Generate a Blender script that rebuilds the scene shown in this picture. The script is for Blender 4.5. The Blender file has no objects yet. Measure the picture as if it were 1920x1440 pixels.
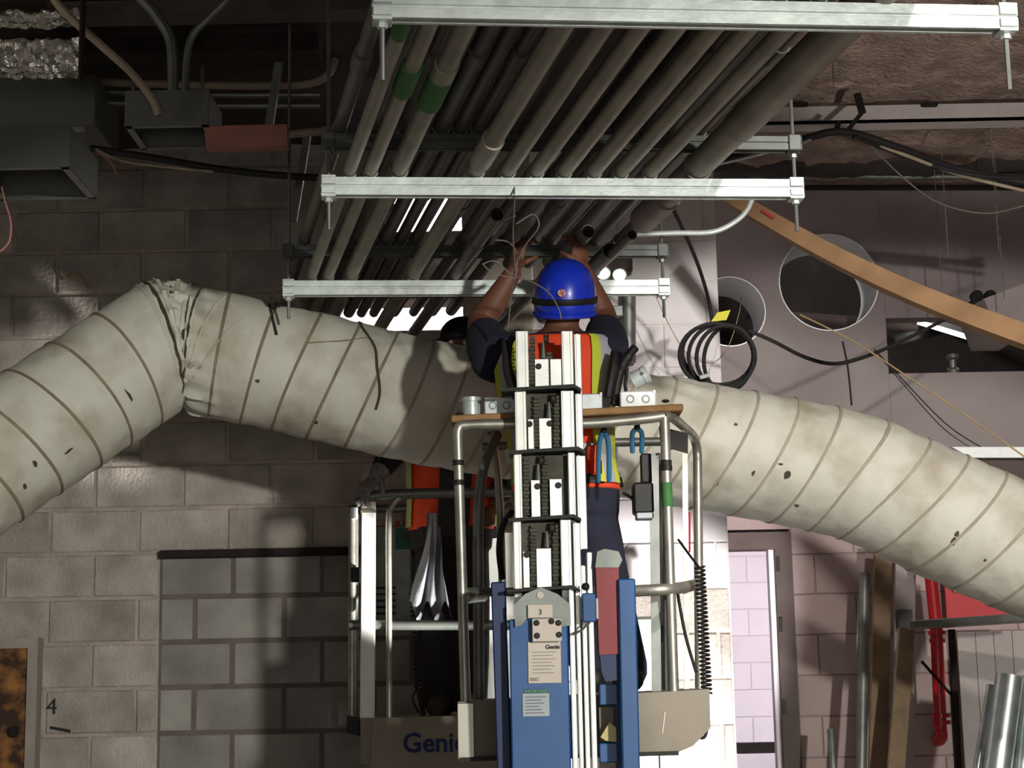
import bpy, bmesh, math, random, bisect
from mathutils import Vector, Matrix, noise
random.seed(7)
S = bpy.context.scene
COL = S.collection
R_ = math.radians
V = Vector

# ------------------------------------------------------------------ camera
FPX = 3200.0
CAM = V((0, 0, 1.5)); PITCH = R_(9.87); ROLL = R_(1.1)
_r0 = V((1, 0, 0)); _u0 = V((0, -math.sin(PITCH), math.cos(PITCH))); _fw = V((0, math.cos(PITCH), math.sin(PITCH)))
_R = math.cos(ROLL) * _r0 - math.sin(ROLL) * _u0
_U = math.sin(ROLL) * _r0 + math.cos(ROLL) * _u0
cd = bpy.data.cameras.new('camera'); cam = bpy.data.objects.new('camera', cd); COL.objects.link(cam)
cd.sensor_width = 36.0; cd.lens = FPX / 1920 * 36.0; cd.clip_start = 0.05; cd.clip_end = 100
cam.matrix_world = Matrix.Translation(CAM) @ Matrix((_R, _U, -_fw)).transposed().to_4x4()
S.camera = cam

def ray(x, y): return _fw + _R * ((x - 960) / FPX) + _U * ((720 - y) / FPX)
def P(x, y, Y):
    d = ray(x, y); return CAM + d * (Y / d.y)
def PZ(x, y, z):
    d = ray(x, y); return CAM + d * ((z - 1.5) / d.z)

# ------------------------------------------------------------------ light
S.view_settings.view_transform = 'Standard'; S.view_settings.look = 'None'
S.view_settings.gamma = 1.0; S.view_settings.use_curve_mapping = False
S.view_settings.exposure = 0.0
w = bpy.data.worlds.new('world'); S.world = w; w.use_nodes = True
w.node_tree.nodes['Background'].inputs[0].default_value = (1.0, 0.93, 0.88, 1)
w.node_tree.nodes['Background'].inputs[1].default_value = 0.012

def lamp(name, kind, loc, target, power, color, size=0.1, angle=90, blend=0.2, sy=None):
    l = bpy.data.lights.new(name, kind); o = bpy.data.objects.new(name, l); COL.objects.link(o)
    l.energy = power; l.color = color; o.location = loc
    o.rotation_euler = (V(target) - V(loc)).to_track_quat('-Z', 'Y').to_euler()
    if kind == 'SPOT': l.shadow_soft_size = size; l.spot_size = R_(angle); l.spot_blend = blend
    elif kind == 'AREA':
        l.size = size
        if sy: l.shape = 'RECTANGLE'; l.size_y = sy
    else: l.shadow_soft_size = size
    return o
# flood lamp on a stand behind the camera, to the right, just below rack height, tilted down
lamp('flood_lamp', 'SPOT', (3.4, -3.8, 2.45), (1.94, 0.98, -0.62), 2400, (1.0, 0.985, 0.91), 0.14, 73, 0.05)
# ceiling lamp right of the rack
lamp('ceiling_lamp', 'SPOT', (1.75, 1.0, 3.85), (1.95, 7.6, 1.25), 680, (1.0, 0.92, 0.90), 0.08, 41, 0.12)
# two added unseen spots behind the lift, brightening the pier and second basket post
lamp('added_spot', 'SPOT', (0.95, 6.0, 0.55), (0.62, 7.7, 1.4), 480, (1.0, 0.97, 0.97), 0.06, 40, 0.3)
lamp('added_spot', 'SPOT', (1.0, 6.15, 0.95), (-0.62, 6.9, 1.95), 900, (1.0, 0.98, 0.93), 0.04, 13, 0.4)
# added unseen fill low at the right, aimed up to lighten the sprayed ceiling
lamp('ceiling_fill', 'SPOT', (2.7, 1.0, 0.9), (2.5, 6.0, 4.5), 850, (1.0, 0.93, 0.88), 0.1, 30, 0.4)
# lamps of the rooms behind the walls
lamp('back_room_lamp', 'AREA', (2.3, 10.3, 2.35), (1.9, 12.9, 1.3), 110, (1.0, 0.95, 1.0), 0.8)
lamp('upper_room_lamp', 'AREA', (-0.3, 9.2, 4.6), (-0.3, 9.9, 3.4), 120, (1, 1, 1), 0.8)
# point light added high at the left, beyond the frame, to brighten the foil
lamp('foil_fill', 'POINT', (-2.3, 4.9, 3.4), (0, 0, 0), 5, (1.0, 0.95, 0.85), 0.05)
# broad area fill added behind the camera, standing in for hall bounce
lamp('hall_fill', 'AREA', (0.0, -5.0, 1.0), (0.0, 6.0, 1.6), 70, (1.0, 0.95, 0.90), 5.0, sy=1.6)

# ------------------------------------------------------------------ helpers
def lin(c):
    return tuple(((v / 255) / 12.92 if v / 255 <= 0.04045 else ((v / 255 + 0.055) / 1.055) ** 2.4) for v in c)
MATS = {}
def mat(name, rgb, rough=0.7, metal=0.0, var=0.25, scale=8.0, bump=0.0, bscale=None, rand=0.0, emit=0.0, rgb2=None, thr=None, coat=0.0):
    m = bpy.data.materials.new(name); m.use_nodes = True; MATS[name] = m
    nt = m.node_tree; b = nt.nodes['Principled BSDF']; N = nt.nodes.new; L = nt.links.new
    b.inputs['Roughness'].default_value = rough; b.inputs['Metallic'].default_value = metal
    c = lin(rgb); c2 = lin(rgb2) if rgb2 else tuple(v * (1 - var) for v in c)
    tc = N('ShaderNodeTexCoord')
    nz = N('ShaderNodeTexNoise'); nz.inputs['Scale'].default_value = scale; nz.inputs['Detail'].default_value = 5
    src = tc.outputs['Object']
    if rand:
        oi = N('ShaderNodeObjectInfo'); ad = N('ShaderNodeVectorMath'); ad.operation = 'MULTIPLY_ADD'
        ad.inputs[1].default_value = (1, 1, 1); cx = N('ShaderNodeCombineXYZ')
        mu = N('ShaderNodeMath'); mu.operation = 'MULTIPLY'; mu.inputs[1].default_value = 37
        L(oi.outputs['Random'], mu.inputs[0]); L(mu.outputs[0], cx.inputs[0]); L(mu.outputs[0], cx.inputs[2])
        L(src, ad.inputs[0]); L(cx.outputs[0], ad.inputs[2]); src = ad.outputs[0]
    L(src, nz.inputs['Vector'])
    cr = N('ShaderNodeValToRGB')
    t = thr or (0.35, 0.65)
    cr.color_ramp.elements[0].position = t[0]; cr.color_ramp.elements[1].position = t[1]
    cr.color_ramp.elements[0].color = (*c2, 1); cr.color_ramp.elements[1].color = (*c, 1)
    L(nz.outputs['Fac'], cr.inputs[0]); out = cr.outputs[0]
    if rand:
        hv = N('ShaderNodeHueSaturation'); mr = N('ShaderNodeMapRange')
        mr.inputs['To Min'].default_value = 1 - rand; mr.inputs['To Max'].default_value = 1 + rand
        L(oi.outputs['Random'], mr.inputs['Value']); L(mr.outputs[0], hv.inputs['Value']); L(out, hv.inputs['Color']); out = hv.outputs[0]
    L(out, b.inputs['Base Color'])
    if coat: b.inputs['Coat Weight'].default_value = coat
    if bump:
        n2 = N('ShaderNodeTexNoise'); n2.inputs['Scale'].default_value = bscale or scale * 4; n2.inputs['Detail'].default_value = 4
        L(src, n2.inputs['Vector']); bp = N('ShaderNodeBump'); bp.inputs['Strength'].default_value = bump; bp.inputs['Distance'].default_value = 0.02
        L(n2.outputs['Fac'], bp.inputs['Height']); L(bp.outputs[0], b.inputs['Normal'])
    if emit:
        b.inputs['Emission Color'].default_value = (*c, 1); b.inputs['Emission Strength'].default_value = emit
    return m

mat('block', (180, 171, 162), 0.95, var=0.36, scale=5, bump=0.5, bscale=60, rand=0.16)
mat('infill_block', (158, 154, 147), 0.95, var=0.35, scale=4, bump=0.35, bscale=70, rand=0.14)
mat('mortar', (182, 170, 158), 0.95, var=0.3, scale=6, bump=0.4, bscale=50)
mat('dark_mortar', (112, 104, 96), 0.95, var=0.3, scale=6, bump=0.3, bscale=50)
mat('pier_paint', (232, 226, 226), 0.8, var=0.1, scale=4, bump=0.1)
mat('pink_block', (176, 156, 152), 0.85, var=0.15, scale=3, bump=0.12, rand=0.03)
mat('pink_mortar', (158, 138, 134), 0.9, var=0.15)
mat('white_block', (226, 218, 222), 0.8, var=0.06, scale=3, rand=0.03)
mat('white_mortar', (212, 204, 208), 0.9, var=0.1)
mat('plaster', (152, 142, 140), 0.9, var=0.22, scale=2.2, bump=0.15, bscale=25)
mat('fireproofing', (148, 128, 116), 1.0, var=0.35, scale=9, bump=1.0, bscale=45)
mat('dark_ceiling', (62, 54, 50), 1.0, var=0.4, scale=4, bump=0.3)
mat('concrete', (158, 150, 142), 0.9, var=0.2)
mat('galv', (206, 214, 210), 0.42, 0.35, var=0.25, scale=14, bump=0.05)
mat('steel', (190, 198, 196), 0.36, 0.85, var=0.28, scale=14)
mat('galv_shaded', (92, 96, 92), 0.55, 0.4, var=0.3, scale=10)  # darker galv for the upper struts, their shade put into the colour
mat('galv_dull', (132, 136, 130), 0.5, 0.7, var=0.3, scale=10)
mat('conduit', (158, 152, 138), 0.55, 0.3, var=0.28, scale=6, rand=0.10)
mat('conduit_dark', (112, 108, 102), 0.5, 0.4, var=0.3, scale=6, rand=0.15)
mat('bore', (10, 10, 10), 0.9)
mat('green_paint', (62, 120, 62), 0.7, var=0.25, scale=30)
mat('duct_wrap', (196, 194, 180), 0.62, var=0.13, scale=5, bump=0.35, bscale=9, rgb2=(158, 150, 131), thr=(0.27, 0.54))
mat('duct_tape', (134, 122, 100), 0.7, var=0.3, scale=12)
mat('duct_tape_pale', (164, 156, 136), 0.7, var=0.2, scale=12)
mat('tear_and_crease', (74, 68, 54), 0.95, var=0.3)  # real tears, and the painted crease shade at the elbow
mat('alu', (226, 228, 222), 0.42, 0.75, var=0.12, scale=12)
mat('alu_dark', (74, 72, 60), 0.6, 0.5, var=0.4, scale=20)
mat('black', (16, 15, 14), 0.6, var=0.3)
mat('rubber', (26, 24, 24), 0.7, var=0.3)
mat('dark_plate', (44, 42, 36), 0.6, 0.4, var=0.3)
mat('blue_paint', (22, 88, 152), 0.45, var=0.14, scale=9, coat=0.1)
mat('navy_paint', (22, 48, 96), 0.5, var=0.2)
mat('red_box', (158, 62, 68), 0.55, var=0.1)
mat('label', (222, 210, 196), 0.7, var=0.07)
mat('label_grey', (188, 196, 200), 0.7, var=0.1)
mat('label_green', (20, 104, 86), 0.6)
mat('ink', (34, 34, 34), 0.8)
mat('ink_grey', (120, 122, 124), 0.8)
mat('ink_blue', (30, 48, 104), 0.8)
mat('ink_green', (170, 214, 190), 0.8)
mat('tray', (146, 138, 122), 0.7, 0.1, var=0.2, scale=6)
mat('tube', (176, 174, 162), 0.42, 0.7, var=0.4, scale=11, thr=(0.3, 0.55))
mat('tube_white', (246, 246, 240), 0.5, var=0.05)
mat('plywood', (166, 128, 84), 0.8, var=0.3, scale=16)
mat('lumber', (164, 128, 92), 0.8, var=0.25, scale=7)
mat('old_lumber', (140, 118, 92), 0.85, var=0.35, scale=9)
mat('box_steel', (190, 194, 196), 0.45, 0.6, var=0.2, scale=20)
mat('box_white', (230, 232, 230), 0.5, 0.2, var=0.1, scale=20)
mat('helmet', (26, 52, 190), 0.32, var=0.12, scale=5, coat=0.3)
mat('sticker', (206, 160, 160), 0.6, rgb2=(150, 60, 70), thr=(0.4, 0.5), scale=90)
mat('skin', (112, 70, 50), 0.6, var=0.2, scale=9)
mat('navy_shirt', (24, 24, 44), 0.9, var=0.25, scale=12)
mat('vest', (240, 74, 30), 0.75, var=0.2, scale=7)
mat('lime', (190, 200, 50), 0.7, var=0.1)
mat('silver_tape', (176, 178, 186), 0.5, 0.2, var=0.1)
mat('jeans', (30, 34, 52), 0.9, var=0.35, scale=10, bump=0.3)
mat('dark_trousers', (38, 34, 34), 0.9, var=0.35, scale=8, bump=0.3)
mat('boot', (56, 42, 32), 0.8, var=0.3)
mat('glove', (148, 142, 140), 0.9, var=0.35, scale=30, bump=0.3)
mat('grey_cloth', (150, 150, 156), 0.6, var=0.35, scale=8, bump=0.4, bscale=14)
mat('tool_blue', (30, 96, 130), 0.5, var=0.15)
mat('brown_steel', (92, 78, 74), 0.7, 0.2, var=0.2)
mat('rust', (158, 108, 56), 0.9, rgb2=(58, 38, 28), thr=(0.42, 0.6), scale=9, bump=0.3)
mat('rust_dark', (44, 34, 30), 0.9, 0.2, var=0.4, scale=20)
mat('red_pipe', (196, 28, 38), 0.4, var=0.12, coat=0.2)
mat('red_panel', (190, 62, 66), 0.7, var=0.15)
mat('white_panel', (168, 160, 156), 0.8, var=0.12)
mat('box_grey', (98, 100, 96), 0.6, 0.2, var=0.15)
mat('pink_wood', (164, 112, 98), 0.9, var=0.18, scale=14)
mat('tan_tube', (160, 146, 124), 0.6, var=0.25, scale=12)
mat('foil', (224, 220, 212), 0.28, 0.75, var=0.3, scale=20, bump=0.6, bscale=30)
mat('yellow_tape', (214, 206, 40), 0.6, var=0.1)
mat('wire', (120, 116, 110), 0.6, var=0.2)
mat('rope', (176, 150, 110), 0.9, var=0.2)
mat('pale_blue', (176, 204, 224), 0.6, var=0.08)
mat('glow', (255, 255, 250), 0.5, emit=9.0, var=0)
mat('paper', (222, 206, 150), 0.8, var=0.08)

OFF = {}
def tagp(o, label=None, cat=None, group=None, kind=None):
    if label: o['label'] = label
    if cat: o['category'] = cat
    if group: o['group'] = group
    if kind: o['kind'] = kind
    return o
def thing(name, label, cat, loc=(0, 0, 0), group=None):
    o = bpy.data.objects.new(name, None); COL.objects.link(o); o.location = loc; o.empty_display_size = 0.1
    OFF[o] = V(loc); return tagp(o, label, cat, group)

def basis(d):
    d = V(d).normalized()
    a = V((0, 0, 1)) if abs(d.z) < 0.95 else V((0, 1, 0))
    u = d.cross(a).normalized(); return u, u.cross(d).normalized(), d

class MB:
    def __init__(s): s.v = []; s.f = []
    def add(s, vs, fs):
        b = len(s.v); s.v += [V(q) for q in vs]; s.f += [tuple(i + b for i in f) for f in fs]; return s
    def box(s, c, size, rot=None, ch=0.0):
        x, y, z = [q / 2 for q in size]; M = rot.to_matrix() if hasattr(rot, 'to_matrix') else rot
        if ch:
            vs = []
            for sx in (-1, 1):
                for sy in (-1, 1):
                    for sz in (-1, 1):
                        vs += [(sx * (x - ch), sy * (y - ch), sz * z), (sx * (x - ch), sy * y, sz * (z - ch)), (sx * x, sy * (y - ch), sz * (z - ch))]
            bm = bmesh.new(); [bm.verts.new(q) for q in vs]
            bmesh.ops.convex_hull(bm, input=bm.verts); bm.verts.index_update()
            fs = [tuple(q.index for q in f.verts) for f in bm.faces]; vs = [V(q.co) for q in bm.verts]; bm.free()
        else:
            vs = [V((sx * x, sy * y, sz * z)) for sx in (-1, 1) for sy in (-1, 1) for sz in (-1, 1)]
            fs = [(0, 1, 3, 2), (4, 6, 7, 5), (0, 4, 5, 1), (2, 3, 7, 6), (0, 2, 6, 4), (1, 5, 7, 3)]
        return s.add([(M @ V(q) if M else V(q)) + V(c) for q in vs], fs)
    def bar(s, a, b, wdt, hgt, up=(0, 0, 1), ch=0.0):
        a, b = V(a), V(b); d = (b - a); L = d.length; d.normalize()
        u = d.cross(V(up)).normalized(); n = u.cross(d)
        return s.box((a + b) / 2, (wdt, L, hgt), Matrix((u, d, n)).transposed(), ch)
    def tube(s, pts, r, n=10, cap=True, closed=False):
        pts = [V(q) for q in pts]; m = len(pts); rr = r if isinstance(r, (list, tuple)) else [r] * m
        vs = []; u = None
        for i, q in enumerate(pts):
            if closed: d = pts[(i + 1) % m] - pts[i - 1]
            else: d = pts[min(i + 1, m - 1)] - pts[max(i - 1, 0)]
            d.normalize()
            if u is None: u = basis(d)[0]
            u = (u - d * u.dot(d)).normalized(); v = d.cross(u)
            vs += [q + (u * math.cos(2 * math.pi * k / n) + v * math.sin(2 * math.pi * k / n)) * rr[i] for k in range(n)]
        fs = []
        for i in range(m if closed else m - 1):
            j = (i + 1) % m
            fs += [(i * n + k, i * n + (k + 1) % n, j * n + (k + 1) % n, j * n + k) for k in range(n)]
        if cap and not closed: fs += [tuple(range(n))[::-1], tuple((m - 1) * n + k for k in range(n))]
        return s.add(vs, fs)
    def pipe(s, a, b, ro, ri, n=16):          # hollow straight pipe
        a, b = V(a), V(b); u, v, d = basis(b - a); vs = []
        for q, r in ((a, ro), (b, ro), (b, ri), (a, ri)):
            vs += [q + (u * math.cos(2 * math.pi * k / n) + v * math.sin(2 * math.pi * k / n)) * r for k in range(n)]
        return s.add(vs, [(i * n + k, i * n + (k + 1) % n, ((i + 1) % 4) * n + (k + 1) % n, ((i + 1) % 4) * n + k) for i in range(4) for k in range(n)])
    def lathe(s, prof, c, axis=(0, 0, 1), n=20):
        u, v, d = basis(axis); vs = []
        for r, h in prof: vs += [V(c) + d * h + (u * math.cos(2 * math.pi * k / n) + v * math.sin(2 * math.pi * k / n)) * r for k in range(n)]
        return s.add(vs, [(i * n + k, i * n + (k + 1) % n, (i + 1) * n + (k + 1) % n, (i + 1) * n + k) for i in range(len(prof) - 1) for k in range(n)])
    def prism(s, poly, off):                   # polygon of 3D points extruded by off
        n = len(poly); vs = [V(q) for q in poly] + [V(q) + V(off) for q in poly]
        return s.add(vs, [tuple(range(n))[::-1], tuple(range(n, 2 * n))] + [(i, (i + 1) % n, n + (i + 1) % n, n + i) for i in range(n)])
    def rings(s, rings, closed_caps=True):     # rings of equal length
        n = len(rings[0]); vs = [q for r in rings for q in r]
        fs = [(i * n + k, i * n + (k + 1) % n, (i + 1) * n + (k + 1) % n, (i + 1) * n + k) for i in range(len(rings) - 1) for k in range(n)]
        if closed_caps: fs += [tuple(range(n))[::-1], tuple((len(rings) - 1) * n + k for k in range(n))]
        return s.add(vs, fs)
    def ball(s, c, r, n=12, sx=1, sy=1, sz=1):
        m = n // 2 + 1; rs = []
        for i in range(1, m):
            a = math.pi * i / m
            rs.append([V(c) + V((r * sx * math.sin(a) * math.cos(2 * math.pi * k / n), r * sy * math.sin(a) * math.sin(2 * math.pi * k / n), r * sz * math.cos(a))) for k in range(n)])
        return s.rings(rs)
    def build(s, name, m, parent=None, smooth=False, fix=True, angle=35):
        off = OFF[parent] if parent else V((0, 0, 0))
        base = V((0, 0, 0))
        if parent is None and s.v:
            base = sum(s.v, V((0, 0, 0))) / len(s.v); base.z = min(q.z for q in s.v)
        me = bpy.data.meshes.new(name); me.from_pydata([q - off - base for q in s.v], [], s.f)
        if fix:
            bm = bmesh.new(); bm.from_mesh(me); bmesh.ops.recalc_face_normals(bm, faces=bm.faces); bm.to_mesh(me); bm.free()
        if smooth:
            me.polygons.foreach_set('use_smooth', [True] * len(me.polygons)); me.set_sharp_from_angle(angle=R_(angle))
        me.materials.append(MATS[m])
        o = bpy.data.objects.new(name, me); COL.objects.link(o)
        if parent: o.parent = parent
        o.location = base
        OFF[o] = off + base
        return o
def struct(o): o['kind'] = 'structure'; return o

def spline(pts, n=8):
    pts = [V(q) for q in pts]; out = []
    for i in range(len(pts) - 1):
        p0 = pts[max(i - 1, 0)]; p1 = pts[i]; p2 = pts[i + 1]; p3 = pts[min(i + 2, len(pts) - 1)]
        for k in range(n):
            t = k / n
            out.append(0.5 * ((2 * p1) + (p2 - p0) * t + (2 * p0 - 5 * p1 + 4 * p2 - p3) * t * t + (3 * p1 - p0 - 3 * p2 + p3) * t ** 3))
    return out + [pts[-1]]
def text(txt, size, center, m, parent, name='lettering', depth=0.001, bold=0.0):
    c = bpy.data.curves.new('t', 'FONT'); c.body = txt; c.size = size; c.align_x = 'CENTER'; c.align_y = 'CENTER'; c.extrude = depth; c.offset = bold; c.resolution_u = 3
    o = bpy.data.objects.new('t', c); COL.objects.link(o); bpy.context.view_layer.update()
    me = bpy.data.meshes.new_from_object(o.evaluated_get(bpy.context.evaluated_depsgraph_get()))
    bpy.data.objects.remove(o)
    me.transform(Matrix.Rotation(R_(90), 4, 'X')); me.transform(Matrix.Translation(V(center) - OFF[parent]))
    me.materials.clear(); me.materials.append(MATS[m])
    q = bpy.data.objects.new(name, me); COL.objects.link(q); q.parent = parent; OFF[q] = OFF[parent]; return q

# ------------------------------------------------------------------ setting
YB = 7.7      # block wall on the left and the pier
YR = 8.6      # wall on the right
ZC = 4.0      # ceiling
struct(MB().box((0, 3, -0.05), (9, 16, 0.1)).build('floor', 'concrete'))

def sheet(name, m, x0, x1, y0, y1, z, nx, ny, amp, fr, seed):
    b = MB(); vs = []
    for j in range(ny + 1):
        for i in range(nx + 1):
            x = x0 + (x1 - x0) * i / nx; y = y0 + (y1 - y0) * j / ny
            n = noise.noise(V((x * fr, y * fr, seed))) + 0.5 * noise.noise(V((x * fr * 2.6, y * fr * 2.6, seed + 4)))
            vs.append((x, y, z + amp * n))
    fs = [(j * (nx + 1) + i, j * (nx + 1) + i + 1, (j + 1) * (nx + 1) + i + 1, (j + 1) * (nx + 1) + i) for j in range(ny) for i in range(nx)]
    b.add(vs, fs)
    b.add([(x0, y0, z + .2), (x1, y0, z + .2), (x1, y1, z + .2), (x0, y1, z + .2)], [(0, 1, 2, 3)])
    return struct(b.build(name, m, smooth=True, fix=False))
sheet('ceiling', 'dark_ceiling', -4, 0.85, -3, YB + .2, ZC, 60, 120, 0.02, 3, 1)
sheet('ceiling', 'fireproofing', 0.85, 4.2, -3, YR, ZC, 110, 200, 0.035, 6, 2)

# --- block wall on the left
wb = MB()
wb.box((-2.425, YB + .105, 2.0), (3.15, .2, 4.0)); wb.box((-.375, YB + .105, 1.55), (.95, .2, 3.1)); wb.box((-.375, YB + .105, 3.41), (.95, .2, .32)); wb.box((-.06, YB + .105, 3.2), (.32, .2, .2)); wb.box((-.715, YB + .105, 3.785), (.27, .2, .43)); wb.box((-.06, YB + .105, 3.785), (.32, .2, .43)); wb.box((.53, YB + .105, .85), (.86, .2, 1.7))
wall_back = struct(wb.build('wall_back', 'mortar'))
MB().box((.53, YB + .104, 2.85), (.86, .2, 2.3)).build('painted_pier', 'pier_paint', wall_back)
MB().box(((-1.6 - .42) / 2, YB + .05, 1.05), (1.18, .091, 2.07)).build('infill_mortar', 'dark_mortar', wall_back)
def block_mesh(name, L, H, D=.09, g=.015, ch=.006):
    b = MB(); x0, x1, z0, z1 = g / 2, L - g / 2, g / 2, H - g / 2
    b.add([(x0, D, z0), (x1, D, z0), (x1, D, z1), (x0, D, z1), (x0, ch, z0), (x1, ch, z0), (x1, ch, z1), (x0, ch, z1),
           (x0 + ch, 0, z0 + ch), (x1 - ch, 0, z0 + ch), (x1 - ch, 0, z1 - ch), (x0 + ch, 0, z1 - ch)],
          [(0, 1, 5, 4), (1, 2, 6, 5), (2, 3, 7, 6), (3, 0, 4, 7), (4, 5, 9, 8), (5, 6, 10, 9), (6, 7, 11, 10), (7, 4, 8, 11), (8, 9, 10, 11)])
    me = bpy.data.meshes.new(name); me.from_pydata(b.v, [], b.f); return me
BM = {}
def block(parent, x, y, z, L, m, H=.2):
    k = (round(L, 3), H, m)
    if k not in BM:
        BM[k] = block_mesh('block', L, H, g=.006 if m in ('pink_block', 'white_block', 'pier_paint') else .015, ch=.003 if m in ('pink_block', 'white_block', 'pier_paint') else .006); BM[k].materials.append(MATS[m])
    o = bpy.data.objects.new('block', BM[k]); COL.objects.link(o); o.parent = parent
    o.location = V((x, y, z)) - OFF[parent]; return o
def course(parent, x0, x1, z, y, phase, mfun, jig=.003, L=.4):
    x = x0 - ((x0 - phase) % L)
    while x < x1 - .02:
        a, e = max(x, x0), min(x + L, x1)
        if e - a > .05: block(parent, a, y + random.uniform(-jig, jig), z, e - a, mfun((a + e) / 2, z))
        x += L
INX0, INX1 = -1.6, -.42
def mb(x, z): return 'pier_paint' if (x > .25 and z > 1.72) else 'block'
for k in range(-6, 10):
    z = 2.1 + .2 * k; ph = -1.9 if k % 2 else -2.1
    if z < 2.09:
        course(wall_back, -3.9, INX0, z, YB - .004, ph, mb)
        course(wall_back, INX0, INX1, z, YB + .002, -1.27 if k % 2 else -1.44, lambda x, z: 'infill_block', .002)
        course(wall_back, INX1, .96, z, YB - .004, ph, mb)
    elif z < 3.09: course(wall_back, -3.9, .96, z, YB - .004, ph, mb)
    else:
        course(wall_back, -3.9, -.85, z, YB - .004, ph, mb); course(wall_back, .1, .96, z, YB - .004, ph, mb)
a = P(300, 1041, YB - .03); c = P(655, 1036, YB - .03)
ln = MB().box(((a.x + INX1) / 2, YB - .02, 2.088), (INX1 - a.x, .07, .035), ch=.004).build('lintel', 'rust_dark', wall_back); ln['label'] = 'rusty steel angle lintel'
# pencilled marks
q = P(97, 1326, YB - .012); text('4', .10, q, 'ink', wall_back)
a = P(94, 1364, YB - .012); c = P(132, 1371, YB - .012)
MB().bar(a, c, .004, .012).build('marker_stroke', 'ink', wall_back)

struct(MB().box((-4.05, 4.0, 2.0), (.1, 8.0, 4.0)).build('wall_left', 'concrete'))
struct(MB().box((3.75, 5.6, 2.0), (.1, 6.0, 4.0)).build('wall_right', 'plaster'))
# --- rusty door at the lower left
D2 = P(75, 1196, 7.64)
dr = MB().box((D2.x - .45, 7.655, D2.z / 2 - .02), (.82, .05, D2.z - .04)).build('door_2', 'rust'); struct(dr); dr['label'] = 'rust-stained orange steel door'
fr = MB()
fr.prism([(D2.x - .045, 7.61, .0), (D2.x, 7.61, 0), (D2.x, 7.61, D2.z), (D2.x - .045, 7.61, D2.z)], (0, .09, 0))
fr.prism([(D2.x - .9, 7.61, D2.z - .045), (D2.x - .045, 7.61, D2.z - .045), (D2.x - .045, 7.61, D2.z), (D2.x - .9, 7.61, D2.z)], (0, .09, 0))
fr.build('door_frame', 'concrete', dr)
MB().lathe([(.0, .03), (.02, .03), (.024, .02), (.012, .0)], P(28, 1372, 7.62), (0, -1, 0)).build('door_knob', 'rust_dark', dr, True)

# --- wall on the right: painted blocks below, plaster with two round openings above
h1 = P(1553, 530, YR); r1 = .258; s1 = .285
h2 = P(1368, 585, YR); r2 = .185; s2 = .195
DX0, DX1, DZ = P(1385, 1200, YR).x - .1, P(1459, 1200, YR).x, P(1440, 1030, YR).z
xs = [.9, h2.x - s2, h2.x + s2, h1.x - s1, h1.x + s1]
OX = max(P(1655, 650, YR).x, xs[4] + .001); OZ0, OZ1 = P(1700, 700, YR).z, P(1700, 596, YR).z
wr = MB()
def rect(x0, x1, z0, z1):
    if x1 - x0 > .002 and z1 - z0 > .002: wr.box(((x0 + x1) / 2, YR + .06, (z0 + z1) / 2), (x1 - x0, .12, z1 - z0))
def hole(h, r, s):
    n = 48; vs = []
    for k in range(n):
        t = 2 * math.pi * k / n; cx, cz = math.cos(t), math.sin(t); m = max(abs(cx), abs(cz))
        vs += [(h.x + r * cx, YR, h.z + r * cz), (h.x + s * cx / m, YR, h.z + s * cz / m), (h.x + r * cx, YR + .12, h.z + r * cz)]
    wr.add(vs, [f for k in range(n) for f in ((3 * k, 3 * k + 1, 3 * ((k + 1) % n) + 1, 3 * ((k + 1) % n)), (3 * k, 3 * ((k + 1) % n), 3 * ((k + 1) % n) + 2, 3 * k + 2))])
ZL = 2.5
rect(xs[0], xs[1], ZL, ZC)
rect(xs[1], xs[2], ZL, h2.z - s2); rect(xs[1], xs[2], h2.z + s2, ZC); hole(h2, r2, s2)
rect(xs[2], xs[3], ZL, ZC)
rect(xs[3], xs[4], ZL, h1.z - s1); rect(xs[3], xs[4], h1.z + s1, ZC); hole(h1, r1, s1)
rect(xs[4], OX, ZL, ZC); rect(OX, 3.6, ZL, OZ0); rect(OX, 3.6, OZ1, ZC)
rect(.9, 1.0, 0, ZL)
wall_right = struct(wr.build('wall_right', 'plaster', fix=False))
for h, r in ((h1, r1), (h2, r2)):
    o = MB().pipe((h.x, YR - .015, h.z), (h.x, YR + .42, h.z), r, r - .006, 48).build('sleeve', 'box_white', wall_right, True)
    o['label'] = 'pale sheet metal sleeve lining the round opening'
# painted blocks
pb = MB(); pb.box(((DX1 + .08 + 3.6) / 2, YR + .1, 1.25), (3.6 - DX1 - .08, .19, 2.5)); pb.box(((.9 + DX1 + .08) / 2, YR + .1, (DZ + .1 + 2.5) / 2), (DX1 + .08 - .9, .19, 2.5 - DZ - .1))
wall_pink = struct(pb.build('wall_right', 'pink_mortar'))
for k in range(0, 8):
    z = .9 + .2 * k
    course(wall_pink, DX1 + .085, 3.4, z, YR - .004, 1.5 if k % 2 else 1.7, lambda x, z: 'pink_block', .001)
MB().prism([(DX0 - .1, YR - .02, DZ + .085), (DX1 + .085, YR - .02, DZ + .085), (DX1 + .085, YR - .02, 0), (DX1, YR - .02, 0), (DX1, YR - .02, DZ), (DX0 - .1, YR - .02, DZ)], (0, .16, 0))
df = struct(MB().prism([(DX0 - .1, YR - .02, DZ + .085), (DX1 + .085, YR - .02, DZ + .085), (DX1 + .085, YR - .02, 0), (DX1, YR - .02, 0), (DX1, YR - .02, DZ), (DX0 - .1, YR - .02, DZ)], (0, .16, 0)).build('door_1', 'brown_steel'))
df['label'] = 'dark steel door frame beside pink wall'
MB().prism([(DX1 - .025, YR + .03, 0), (DX1, YR + .03, 0), (DX1, YR + .03, DZ), (DX1 - .025, YR + .03, DZ)], (0, .08, 0)).build('stop', 'white_block', df)
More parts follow.
